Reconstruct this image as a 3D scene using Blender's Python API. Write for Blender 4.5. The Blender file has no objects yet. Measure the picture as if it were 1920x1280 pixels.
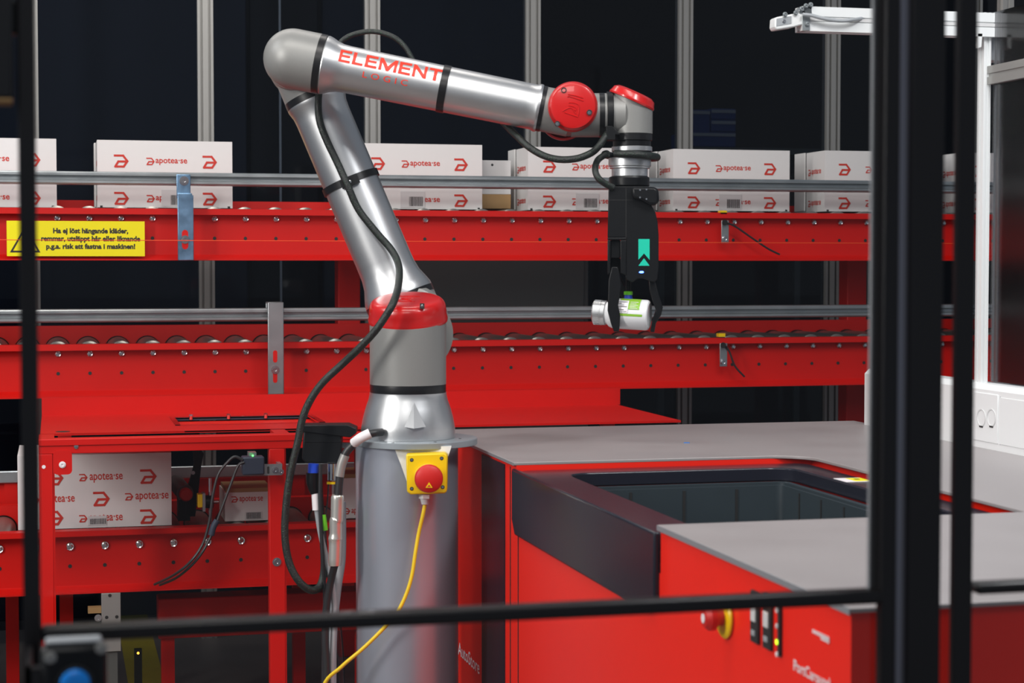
import bpy, bmesh, math, random
from mathutils import Vector, Matrix
random.seed(7)
scene = bpy.context.scene
COL = scene.collection
# ------------------------------------------------------------------ camera
FPX = 3475.0
TH = math.atan(854 / FPX); PT = math.atan(144 / FPX)
EYE = Vector((0, 0, 1.4))
FW = Vector((math.sin(TH) * math.cos(PT), math.cos(TH) * math.cos(PT), -math.sin(PT)))
RT = Vector((math.cos(TH), -math.sin(TH), 0)); UP = RT.cross(FW)
cam = bpy.data.cameras.new('camera'); camo = bpy.data.objects.new('camera', cam); COL.objects.link(camo)
camo.matrix_world = Matrix(((RT.x, UP.x, -FW.x, EYE.x), (RT.y, UP.y, -FW.y, EYE.y), (RT.z, UP.z, -FW.z, EYE.z), (0, 0, 0, 1)))
cam.sensor_width = 36; cam.lens = 36 * FPX / 1920; cam.clip_start = .05; cam.clip_end = 60
cam.dof.use_dof = True; cam.dof.focus_distance = 4.95; cam.dof.aperture_fstop = 7.0
scene.camera = camo
# ------------------------------------------------------------------ world, light, exposure
w = bpy.data.worlds.new('world'); scene.world = w; w.use_nodes = True
w.node_tree.nodes['Background'].inputs[0].default_value = (.75, .85, 1, 1)
w.node_tree.nodes['Background'].inputs[1].default_value = .22
scene.view_settings.view_transform = 'Standard'; scene.view_settings.look = 'None'
scene.view_settings.exposure = 0; scene.view_settings.gamma = 1
def area(name, loc, target, sx, sy, power, col=(1, 1, 1), spread=180):
    l = bpy.data.lights.new(name, 'AREA'); l.shape = 'RECTANGLE'; l.size = sx; l.size_y = sy; l.energy = power; l.color = col
    l.spread = math.radians(spread)
    o = bpy.data.objects.new(name, l); COL.objects.link(o); o.location = loc
    o.rotation_euler = (Vector(target) - Vector(loc)).to_track_quat('-Z', 'Y').to_euler()
    return o
area('ceiling_strip_light_front', (.2, 2.6, 3.9), (1.0, 4.3, 1.1), 2.6, .5, 50, (1, .97, .93))
area('ceiling_strip_light_rear', (.2, 5.5, 3.4), (.6, 6.05, 1.2), 2.8, .3, 26, (1, .95, .9))
area('ceiling_strip_light_left', (-1.6, 4.2, 3.3), (.3, 5.2, .9), .5, 1.2, 24, (.98, .98, 1))
area('ceiling_strip_light_port', (1.9, 2.3, 3.2), (1.6, 2.4, 1.0), 1.0, .4, 46, (.97, .98, 1))
area('side_fill_light', (-2.3, 2.3, 2.5), (1.0, 3.4, .75), .35, 1.6, 84, (1, .98, .95))  # unseen lamp added to brighten the port's left face and the arm
area('aisle_light', (-.6, -.4, 3.9), (.6, 4.2, .8), 1.8, .5, 30, (1, .98, .95))
# ------------------------------------------------------------------ pixel -> place (photo frame 1920x1280)
def P(x, y, d): return EYE + d * (FW + (x - 960) / FPX * RT + (640 - y) / FPX * UP)
def PY(x, y, Y): return P(x, y, Y / P(x, y, 1).y)
def PZ(x, y, Z): return P(x, y, (Z - 1.4) / (P(x, y, 1).z - 1.4))
def zat(y, Y, x=500): return PY(x, y, Y).z
def xat(x, Y, y=500): return PY(x, y, Y).x
X, Yv, Z = Vector((1, 0, 0)), Vector((0, 1, 0)), Vector((0, 0, 1))
# ------------------------------------------------------------------ materials
def mat(name, col, rough=.5, metal=0., coat=0., noise=0., nscale=40., bump=0., bscale=200., emit=None, estr=0, spec=.5, rnoise=0., stretch=None):
    m = bpy.data.materials.new(name); m.use_nodes = True; nt = m.node_tree; b = nt.nodes['Principled BSDF']
    b.inputs['Base Color'].default_value = (*col, 1); b.inputs['Roughness'].default_value = rough
    b.inputs['Metallic'].default_value = metal; b.inputs['Coat Weight'].default_value = coat
    b.inputs['Specular IOR Level'].default_value = spec
    tc = nt.nodes.new('ShaderNodeTexCoord'); mp = nt.nodes.new('ShaderNodeMapping')
    nt.links.new(tc.outputs['Object'], mp.inputs[0])
    if stretch: mp.inputs['Scale'].default_value = stretch
    if noise or rnoise:
        n = nt.nodes.new('ShaderNodeTexNoise'); n.inputs['Scale'].default_value = nscale; n.inputs['Detail'].default_value = 6
        nt.links.new(mp.outputs[0], n.inputs['Vector'])
        if noise:
            r = nt.nodes.new('ShaderNodeMapRange'); r.inputs[3].default_value = 1 - noise; r.inputs[4].default_value = 1 + noise
            nt.links.new(n.outputs['Fac'], r.inputs[0])
            v = nt.nodes.new('ShaderNodeVectorMath'); v.operation = 'SCALE'; v.inputs[0].default_value = col
            nt.links.new(r.outputs[0], v.inputs['Scale']); nt.links.new(v.outputs[0], b.inputs['Base Color'])
        if rnoise:
            r = nt.nodes.new('ShaderNodeMapRange'); r.inputs[3].default_value = max(0, rough - rnoise); r.inputs[4].default_value = rough + rnoise
            nt.links.new(n.outputs['Fac'], r.inputs[0]); nt.links.new(r.outputs[0], b.inputs['Roughness'])
    if bump:
        n = nt.nodes.new('ShaderNodeTexNoise'); n.inputs['Scale'].default_value = bscale; nt.links.new(mp.outputs[0], n.inputs['Vector'])
        bp = nt.nodes.new('ShaderNodeBump'); bp.inputs['Strength'].default_value = bump; bp.inputs['Distance'].default_value = .002
        nt.links.new(n.outputs['Fac'], bp.inputs['Height']); nt.links.new(bp.outputs[0], b.inputs['Normal'])
    if emit: b.inputs['Emission Color'].default_value = (*emit, 1); b.inputs['Emission Strength'].default_value = estr
    return m
def glassmat(name, tint, ior=1.45, rough=0.0, k=1.0):
    m = bpy.data.materials.new(name); m.use_nodes = True; nt = m.node_tree
    for n in list(nt.nodes): nt.nodes.remove(n)
    o = nt.nodes.new('ShaderNodeOutputMaterial'); mx = nt.nodes.new('ShaderNodeMixShader')
    t = nt.nodes.new('ShaderNodeBsdfTransparent'); t.inputs[0].default_value = (*tint, 1)
    g = nt.nodes.new('ShaderNodeBsdfGlossy'); g.inputs['Roughness'].default_value = rough
    f = nt.nodes.new('ShaderNodeFresnel'); f.inputs[0].default_value = ior
    mu = nt.nodes.new('ShaderNodeMath'); mu.operation = 'MULTIPLY'; mu.inputs[1].default_value = k
    nt.links.new(f.outputs[0], mu.inputs[0]); nt.links.new(mu.outputs[0], mx.inputs[0])
    nt.links.new(t.outputs[0], mx.inputs[1]); nt.links.new(g.outputs[0], mx.inputs[2]); nt.links.new(mx.outputs[0], o.inputs[0])
    return m
M = {}
M['red'] = mat('red_powder_coat', (.60, .006, .003), .42, spec=.3, noise=.06, nscale=9, bump=.15, bscale=900)
M['redport'] = mat('red_lacquer', (.90, .020, .008), .30, spec=.35, noise=.03, nscale=5)
M['redcap'] = mat('red_plastic_cap', (.55, .006, .006), .28, coat=.3)
M['redbtn'] = mat('red_button_plastic', (.60, .012, .008), .45)
M['silver'] = mat('anodised_aluminium', (.68, .69, .70), .37, .96, rnoise=.03, nscale=30)
M['nickel'] = mat('nickel_plated_brass', (.80, .77, .70), .28, .8)
M['fin'] = mat('shaded_aluminium', (.42, .43, .44), .6, .7)  # same aluminium as the base, darkened to hold back the fin's bright facets
M['cast'] = mat('grey_cast_paint', (.27, .27, .26), .42, .25, noise=.12, nscale=900, bump=.1, bscale=1200)
M['ring'] = mat('black_seal', (.005, .005, .006), .35)
M['black'] = mat('black_plastic', (.0045, .005, .006), .38, spec=.28, noise=.2, nscale=60)
M['blackm'] = mat('black_frame_coat', (.009, .008, .009), .34, spec=.4)
M['pole'] = mat('grey_brushed_column', (.42, .45, .52), .33, .55, noise=.06, nscale=3, stretch=(1, 1, .2))
M['plate'] = mat('blue_grey_plate', (.36, .40, .43), .4, .5)
M['zinc'] = mat('galvanised_steel', (.40, .43, .44), .36, .85, noise=.15, nscale=14, rnoise=.1)
M['bluezinc'] = mat('blue_passivated_zinc', (.25, .42, .62), .3, .9, noise=.6, nscale=22, rnoise=.12)
M['chrome'] = mat('bright_steel', (.75, .75, .76), .18, 1)
M['alu'] = mat('natural_aluminium_profile', (.34, .335, .32), .42, .4)
M['white'] = mat('white_card', (.74, .73, .72), .62, noise=.03, nscale=60)
M['brown'] = mat('brown_card', (.36, .22, .09), .7, noise=.05, nscale=60)
M['print'] = mat('red_print', (.58, .03, .015), .6)
M['ink'] = mat('black_print', (.015, .015, .015), .6)
M['label'] = mat('grey_white_label', (.62, .62, .62), .5)
M['yellow'] = mat('yellow_sign', (.86, .78, .0), .4)
M['yplastic'] = mat('yellow_plastic', (.86, .58, .0), .35)
M['ycable'] = mat('yellow_cable', (.88, .62, .02), .4)
M['orange'] = mat('orange_cord', (.85, .08, .01), .5)
M['wht'] = mat('white_aluminium', (.80, .82, .82), .35, .1)
M['whtplastic'] = mat('white_plastic', (.78, .79, .79), .4)
M['top'] = mat('grey_worktop', (.33, .305, .305), .40, .15, noise=.08, nscale=7, rnoise=.05)
M['bin'] = mat('slate_plastic', (.026, .038, .046), .45, noise=.08, nscale=30)
M['gloss'] = mat('gloss_black_panel', (.014, .015, .024), .2, spec=.3)
M['teal'] = mat('teal_emblem', (.0, .55, .38), .5)
M['led'] = mat('blue_light', (.1, .2, 1), .4, emit=(.05, .15, 1), estr=12)
M['ledg'] = mat('green_light', (.1, 1, .1), .4, emit=(.1, 1, .15), estr=3)
M['ledo'] = mat('amber_light', (1, .5, .05), .4, emit=(1, .45, .05), estr=3)
M['ledy'] = mat('lime_light', (.6, 1, .05), .4, emit=(.5, .9, .02), estr=2)
M['letter'] = mat('red_lettering', (.80, .03, .008), .45)
M['letterw'] = mat('white_lettering', (.85, .8, .82), .5)
M['grn'] = mat('green_label', (.25, .50, .04), .4)
M['pink'] = mat('pink_label', (.7, .12, .14), .4)
M['bottle'] = mat('white_bottle_plastic', (.82, .83, .85), .22)
M['blue'] = mat('blue_button', (.0, .22, .75), .35)
M['darkblue'] = mat('dark_blue_crate', (.02, .05, .2), .5)
M['gcable'] = mat('grey_cable', (.33, .35, .37), .45)
M['bcable'] = mat('black_cable', (.02, .02, .022), .4)
M['bluecon'] = mat('blue_connector', (.01, .06, .55), .4)
M['greencon'] = mat('green_connector', (.2, .75, .03), .4)
M['floor'] = mat('dark_concrete', (.12, .105, .10), .5, noise=.3, nscale=3)
M['stripe'] = mat('yellow_floor_paint', (.36, .29, .01), .55, noise=.15, nscale=12)
M['navy'] = mat('navy_panel', (.020, .028, .050), .6, noise=.25, nscale=2)
M['darkp'] = mat('black_panel', (.010, .010, .014), .6, noise=.3, nscale=2)
M['wall'] = mat('dark_wall', (.016, .015, .018), .8, noise=.4, nscale=1.5)
M['greybox'] = mat('grey_cabinet', (.12, .125, .12), .35, .3)
M['roller'] = mat('roller_steel', (.34, .33, .30), .34, .85, noise=.12, nscale=20)
M['pane'] = glassmat('clear_pane', (.97, .965, .96), 1.45, 0, .45)
M['strip'] = mat('groove_reflection_grey', (.24, .24, .28), .3, .7)  # grey that paints the reflection in the fence post groove
M['frost'] = mat('grey_pane_edge', (.06, .06, .065), .5)
M['tint'] = glassmat('tinted_pane', (.55, .58, .62), 1.45, .02, .22)
M['frostpane'] = glassmat('hazy_pane', (.80, .80, .82), 1.45, .12, 1.0)
M['acryl'] = glassmat('clear_acrylic', (.90, .90, .93), 1.45, .0, 1)
def hosemat():
    m = mat('braided_sleeve', (.012, .02, .014), .38); nt = m.node_tree; b = nt.nodes['Principled BSDF']
    tc = nt.nodes.new('ShaderNodeTexCoord'); n = nt.nodes.new('ShaderNodeTexNoise'); n.inputs['Scale'].default_value = 420
    nt.links.new(tc.outputs['Object'], n.inputs['Vector'])
    r = nt.nodes.new('ShaderNodeValToRGB'); r.color_ramp.elements[0].position = .60; r.color_ramp.elements[0].color = (.008, .010, .010, 1)
    r.color_ramp.elements[1].position = .74; r.color_ramp.elements[1].color = (.015, .11, .03, 1)
    nt.links.new(n.outputs['Fac'], r.inputs[0]); nt.links.new(r.outputs[0], b.inputs['Base Color'])
    bp = nt.nodes.new('ShaderNodeBump'); bp.inputs['Distance'].default_value = .002; bp.inputs['Strength'].default_value = .8
    nt.links.new(n.outputs['Fac'], bp.inputs['Height']); nt.links.new(bp.outputs[0], b.inputs['Normal'])
    return m
M['hose'] = hosemat()
# ------------------------------------------------------------------ mesh helpers
WP = {}
class MB:
    def __init__(s): s.bm = bmesh.new(); s.mi = 0; s.mats = []
    def m(s, key):
        if key not in s.mats: s.mats.append(key)
        s.mi = s.mats.index(key); return s
    def _f(s, vs):
        try: f = s.bm.faces.new(vs)
        except ValueError: return None
        f.material_index = s.mi; f.smooth = True; return f
    def box(s, a, b):
        a, b = Vector(a), Vector(b)
        return s.obox((a + b) / 2, X * abs(b.x - a.x) / 2, Yv * abs(b.y - a.y) / 2, Z * abs(b.z - a.z) / 2)
    def obox(s, c, u, v, w_):
        c, u, v, w_ = Vector(c), Vector(u), Vector(v), Vector(w_)
        V = [s.bm.verts.new(c + i * u + j * v + k * w_) for i in (-1, 1) for j in (-1, 1) for k in (-1, 1)]
        for q in ((0, 1, 3, 2), (4, 6, 7, 5), (0, 4, 5, 1), (2, 3, 7, 6), (0, 2, 6, 4), (1, 5, 7, 3)): s._f([V[i] for i in q])
        return s
    def prism(s, pts, o, ux, uy, dv):      # polygon in plane (ux,uy) through o, extruded by dv
        o = Vector(o); A = [s.bm.verts.new(o + ux * p[0] + uy * p[1]) for p in pts]
        B = [s.bm.verts.new(v.co + dv) for v in A]; n = len(A)
        s._f(A[::-1]); s._f(B)
        for i in range(n): s._f([A[i], A[(i + 1) % n], B[(i + 1) % n], B[i]])
        return s
    def poly3(s, pts, dv):
        A = [s.bm.verts.new(Vector(p)) for p in pts]; B = [s.bm.verts.new(v.co + dv) for v in A]; n = len(A)
        s._f(A[::-1]); s._f(B)
        for i in range(n): s._f([A[i], A[(i + 1) % n], B[(i + 1) % n], B[i]])
        return s
    def frame(s, outer, inner, z0, z1):     # horizontal ring between two loops with the same count
        L = [[s.bm.verts.new((p[0], p[1], z)) for p in loop] for z in (z0, z1) for loop in (outer, inner)]
        n = len(outer); o0, i0, o1, i1 = L
        for k in range(n):
            j = (k + 1) % n
            s._f([o1[k], o1[j], i1[j], i1[k]]); s._f([o0[j], o0[k], i0[k], i0[j]])
            s._f([o0[k], o0[j], o1[j], o1[k]]); s._f([i0[j], i0[k], i1[k], i1[j]])
        return s
    def lathe(s, prof, o, axis, seg=48, arc=None, sx=1., sy=1., up=None):
        o, axis = Vector(o), Vector(axis).normalized()
        if up is None: up = Z if abs(axis.z) < .9 else Yv
        u = axis.cross(up).normalized(); v = axis.cross(u).normalized(); rings = []
        for r, h in prof:
            if r < 1e-6: rings.append([s.bm.verts.new(o + axis * h)])
            else: rings.append([s.bm.verts.new(o + axis * h + r * (math.cos(a) * u * sx + math.sin(a) * v * sy)) for a in [2 * math.pi * k / seg for k in range(seg)]])
        for A, B in zip(rings, rings[1:]):
            for k in range(seg):
                j = (k + 1) % seg
                if len(A) == 1 and len(B) == 1: continue
                if len(A) == 1: s._f([A[0], B[k], B[j]])
                elif len(B) == 1: s._f([A[k], B[0], A[j]])
                else: s._f([A[k], B[k], B[j], A[j]])
        return s
    def cyl(s, a, b, r, seg=32, r2=None, bev=0):
        a, b = Vector(a), Vector(b); L = (b - a).length; r2 = r if r2 is None else r2
        pr = [(0, 0), (r - bev, 0), (r, bev), (r2, L - bev), (r2 - bev, L), (0, L)] if bev else [(0, 0), (r, 0), (r2, L), (0, L)]
        return s.lathe(pr, a, b - a, seg)
    def tube(s, pts, r, seg=12, step=6, radii=None):
        P_ = [Vector(p) for p in pts]; Q = []; RR = []
        n = len(P_)
        for i in range(n - 1):
            p0, p1, p2, p3 = P_[max(i - 1, 0)], P_[i], P_[i + 1], P_[min(i + 2, n - 1)]
            for k in range(step):
                t = k / step
                Q.append(.5 * ((2 * p1) + (p2 - p0) * t + (2 * p0 - 5 * p1 + 4 * p2 - p3) * t * t + (3 * p1 - p0 - 3 * p2 + p3) * t ** 3))
                RR.append((radii[i] * (1 - t) + radii[i + 1] * t) if radii else r)
        Q.append(P_[-1]); RR.append(radii[-1] if radii else r)
        nrm = None; rings = []
        for i, q in enumerate(Q):
            t = (Q[min(i + 1, len(Q) - 1)] - Q[max(i - 1, 0)]).normalized()
            if nrm is None: nrm = t.orthogonal().normalized()
            nrm = (nrm - t * nrm.dot(t)).normalized(); bn = t.cross(nrm)
            rings.append([s.bm.verts.new(q + RR[i] * (math.cos(2 * math.pi * k / seg) * nrm + math.sin(2 * math.pi * k / seg) * bn)) for k in range(seg)])
        for A, B in zip(rings, rings[1:]):
            for k in range(seg): s._f([A[k], A[(k + 1) % seg], B[(k + 1) % seg], B[k]])
        s._f(rings[0][::-1]); s._f(rings[-1]); return s
    def sphere(s, c, rx, ry=None, rz=None, seg=32, ux=X, uy=Yv, uz=Z):
        ry = ry or rx; rz = rz or rx; c = Vector(c); rings = []
        nn = seg // 2
        for i in range(nn + 1):
            a = math.pi * i / nn
            if i in (0, nn): rings.append([s.bm.verts.new(c + uz * rz * math.cos(a))])
            else: rings.append([s.bm.verts.new(c + ux * rx * math.sin(a) * math.cos(b) + uy * ry * math.sin(a) * math.sin(b) + uz * rz * math.cos(a)) for b in [2 * math.pi * k / seg for k in range(seg)]])
        for A, B in zip(rings, rings[1:]):
            for k in range(seg):
                j = (k + 1) % seg
                if len(A) == 1: s._f([A[0], B[k], B[j]])
                elif len(B) == 1: s._f([A[k], B[0], A[j]])
                else: s._f([A[k], B[k], B[j], A[j]])
        return s
    def flat(s, verts, faces, fn):
        V = [s.bm.verts.new(fn(v)) for v in verts]
        for f in faces: s._f([V[i] for i in f])
        return s
    def build(s, name, parent=None, m=None, bevel=0, at=None, ang=32):
        root = parent; origin = Vector((0, 0, 0))
        if parent is not None: origin = WP[parent.name]
        elif at is not None: origin = Vector(at)
        bmesh.ops.recalc_face_normals(s.bm, faces=s.bm.faces) if not getattr(s, 'keepn', False) else None
        if origin.length: bmesh.ops.translate(s.bm, verts=s.bm.verts, vec=-origin)
        me = bpy.data.meshes.new(name); s.bm.to_mesh(me); s.bm.free()
        try: me.set_sharp_from_angle(angle=math.radians(ang))
        except Exception: pass
        for k in (s.mats or [m]): me.materials.append(M[k])
        o = bpy.data.objects.new(name, me); COL.objects.link(o)
        if parent is not None: o.parent = parent; WP[o.name] = origin
        else: o.location = origin; WP[o.name] = origin
        if bevel:
            b = o.modifiers.new('bevel', 'BEVEL'); b.width = bevel; b.segments = 2; b.limit_method = 'ANGLE'; b.angle_limit = math.radians(40)
        return o
def tag(o, label=None, cat=None, group=None, kind=None):
    if label: o['label'] = label
    if cat: o['category'] = cat
    if group: o['group'] = group
    if kind: o['kind'] = kind
    return o
def thing(name, loc, label, cat, group=None):
    o = bpy.data.objects.new(name, None); COL.objects.link(o); o.location = loc; o.empty_display_size = .05
    WP[o.name] = Vector(loc); return tag(o, label, cat, group)
def copy_tree(o, loc=None, parent=None):
    c = o.copy(); COL.objects.link(c)
    if parent is not None: c.parent = parent
    if loc is not None: c.location = loc; WP[c.name] = Vector(loc)
    for ch in list(o.children): copy_tree(ch, None, c)
    return c
TC = {}
def textmesh(s, bold=0., spacing=1.):
    k = (s, bold, spacing)
    if k not in TC:
        cu = bpy.data.curves.new('t', 'FONT'); cu.body = s; cu.size = 1; cu.offset = bold; cu.resolution_u = 3; cu.space_character = spacing
        o = bpy.data.objects.new('t', cu); COL.objects.link(o)
        me = bpy.data.meshes.new_from_object(o.evaluated_get(bpy.context.evaluated_depsgraph_get()))
        vs = [v.co.copy() for v in me.vertices]; fs = [list(p.vertices) for p in me.polygons]
        bpy.data.objects.remove(o); bpy.data.curves.remove(cu); bpy.data.meshes.remove(me)
        xs = [v.x for v in vs]; ys = [v.y for v in vs]
        TC[k] = (vs, fs, min(xs), max(xs), min(ys), max(ys))
    return TC[k]
def put_text(mb, s, o, ux, uy, width=None, height=None, bold=0., spacing=1., center=False, key=None):
    vs, fs, x0, x1, y0, y1 = textmesh(s, bold, spacing)
    sx = width / (x1 - x0) if width else height / (y1 - y0); sy = height / (y1 - y0) if height else sx
    if not width: sx = sy
    cx = (x0 + x1) / 2 if center else x0; cy = (y0 + y1) / 2 if center else y0
    o = Vector(o)
    if key: mb.m(key)
    mb.flat(vs, fs, lambda v: o + ux * (v.x - cx) * sx + uy * (v.y - cy) * sy)
LOGO = [(.04, .94), (.64, .94), (.94, .50), (.68, .06), (.08, .06), (.30, .47), (.86, .47)]
def put_logo(mb, c, ux, uy, h, key='print'):     # the stylised lower-case a drawn as one bent stroke
    mb.m(key); pts = [Vector((p[0] * 1.12 - .56, p[1] - .5)) * h for p in LOGO]; wd = .083 * h
    c = Vector(c); nn = ux.cross(uy) * .00012
    for a, b in zip(pts, pts[1:]):
        c = c + nn
        d = (b - a).normalized(); n = Vector((-d.y, d.x)) * wd; a2 = a - d * wd * .75; b2 = b + d * wd * .75
        vs = [a2 + n, a2 - n, b2 - n, b2 + n]
        mb.flat(vs, [(0, 1, 2, 3)], lambda v: c + ux * v.x + uy * v.y)
def slot_profile(wd, ht, g=.008, dp=.004, nx=1, ny=1):
    pts = []
    def side(ax, ay, bx, by, n, inx, iny):
        a, b = Vector((ax, ay)), Vector((bx, by)); L = (b - a).length; d = (b - a) / L; i = Vector((inx, iny)) * dp
        pts.append(a)
        for k in range(n):
            m_ = a + (b - a) * ((k + .5) / n)
            pts.extend([m_ - d * g / 2, m_ - d * g / 2 + i, m_ + d * g / 2 + i, m_ + d * g / 2])
    side(-wd / 2, -ht / 2, wd / 2, -ht / 2, nx, 0, 1); side(wd / 2, -ht / 2, wd / 2, ht / 2, ny, -1, 0)
    side(wd / 2, ht / 2, -wd / 2, ht / 2, nx, 0, -1); side(-wd / 2, ht / 2, -wd / 2, -ht / 2, ny, 1, 0)
    return pts
def rrect(x0, y0, x1, y1, r, n=6):
    out = []
    for cx, cy, a0 in ((x1 - r, y1 - r, 0), (x0 + r, y1 - r, 90), (x0 + r, y0 + r, 180), (x1 - r, y0 + r, 270)):
        for k in range(n + 1):
            a = math.radians(a0 + 90 * k / n); out.append((cx + r * math.cos(a), cy + r * math.sin(a)))
    return out
# ================================================================== SETTING
f = MB(); f.m('floor').box((-4, -1.5, -.1), (8, 10, 0)); tag(f.build('floor'), kind='structure')
f = MB(); f.m('stripe').box((.22, 4.6, 0), (.34, 9.3, .002)); tag(f.build('trim_1'), kind='structure')
f = MB(); f.m('wall').box((-4, 9.6, 0), (8, 9.7, 4)); tag(f.build('wall_back'), kind='structure')
# glass partition with aluminium posts
YP = 7.0
pxs = [60, 387, 698, 997, 1281, 1556, 1820]
xs = [xat(p, YP) for p in pxs]; xs = [xs[0] - (xs[1] - xs[0])] + xs + [xs[-1] + (xs[-1] - xs[-2])]
gp = thing('glass_partition', (xs[0], YP, 0), 'dark glazed partition with slim aluminium posts behind the roller conveyors', 'partition')
sec = slot_profile(.058, .05, .009, .016, 2, 1)
for i, x in enumerate(xs):
    f = MB(); f.m('alu').prism(sec, (x, YP, 0), X, Yv, Z * 3.2); f.build('post', gp)
for a, b in zip(xs, xs[1:]):
    f = MB(); f.m('tint').box((a + .027, YP - .003, .06), (b - .027, YP + .003, 3.1)); f.build('pane', gp)
f = MB(); f.m('alu').box((xs[0], YP - .02, 3.2), (xs[-1], YP + .02, 3.25)); f.build('top_rail', gp)
# dark screens seen through the glass
def panel(x0, x1, key, name, label, cat, yy=7.5, z1=3.0):
    a, b = xat(x0, yy), xat(x1, yy)
    f = MB(); f.m(key).box((a, yy, 0), (b, yy + .03, z1)); return tag(f.build(name, at=((a + b) / 2, yy, 0), bevel=.004), label, cat)
panel(-200, 386, 'navy', 'screen_panel', 'navy screen panel behind the glass, leftmost of all', 'screen')
panel(392, 464, 'navy', 'screen_panel', 'narrow navy screen panel just right of the second aluminium post', 'screen')
panel(470, 598, 'darkp', 'screen_panel', 'black screen panel behind the robot elbow, left of the third post', 'screen', 7.55)
panel(606, 985, 'navy', 'screen_panel', 'wide navy screen panel behind the robot forearm', 'screen', 7.6)
f = MB(); x_ = xat(527, 7.4); f.m('whtplastic').box((x_ - .004, 7.40, 0), (x_ + .004, 7.41, 3.1))
tag(f.build('cover_strip', at=(x_, 7.4, 0)), 'thin white vertical strip on the black screen left of the elbow', 'strip')
# far storage seen dimly on the right
for k, (a, b, y0, y1, lab) in enumerate([(1297, 1332, 206, 252, 'small dark blue crate behind glass, upper left of the crate stack'),
        (1333, 1380, 204, 224, 'dark blue crate with grey band on top of the stack behind the glass'),
        (1333, 1380, 225, 247, 'dark blue crate behind the glass, second of the stack from top'),
        (1290, 1380, 248, 275, 'long dark blue crate at the bottom of the stack behind the glass')]):
    yy = 8.2; A = PY(a, y1, yy); B = PY(b, y0, yy)
    t = thing('crate', (A.x, yy, A.z), lab, 'crate', 'dark blue crates behind the glass')
    f = MB(); f.m('darkblue').box((A.x, yy, A.z), (B.x, yy + .25, B.z)); f.build('body', t, bevel=.006)
    f = MB(); f.m('gcable').box((A.x + .003, yy - .004, B.z - .02), (B.x - .003, yy, B.z - .006)); f.build('band', t)
A = PY(1280, 276, 8.2); B = PY(1560, 276, 8.2)
rk = thing('storage_rack', (A.x, 8.3, 0), 'dim grey storage rack behind the glass carrying the blue crates', 'rack')
f = MB(); f.m('greybox').box((A.x, 8.15, A.z - .03), (B.x, 8.6, A.z)); f.build('shelf', rk)
for x in (A.x + .02, B.x - .02):
    for yy in (8.17, 8.58):
        f = MB(); f.m('greybox').box((x - .015, yy - .015, 0), (x + .015, yy + .015, A.z - .03)); f.build('leg', rk)
A = PY(752, 578, 6.85); B = PY(1090, 492, 6.85)
cb = thing('grey_cabinet', ((A.x + B.x) / 2, 6.8, 0), 'grey metal cabinet standing behind the lower conveyor under the boxes', 'cabinet')
f = MB(); f.m('greybox').box((A.x, 6.75, 0), (B.x, 6.95, B.z + .05)); f.build('body', cb, bevel=.006)
f = MB(); f.m('greybox').box((A.x + .02, 6.742, .1), (B.x - .02, 6.75, B.z + .02)); f.build('door', cb, bevel=.003)
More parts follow.
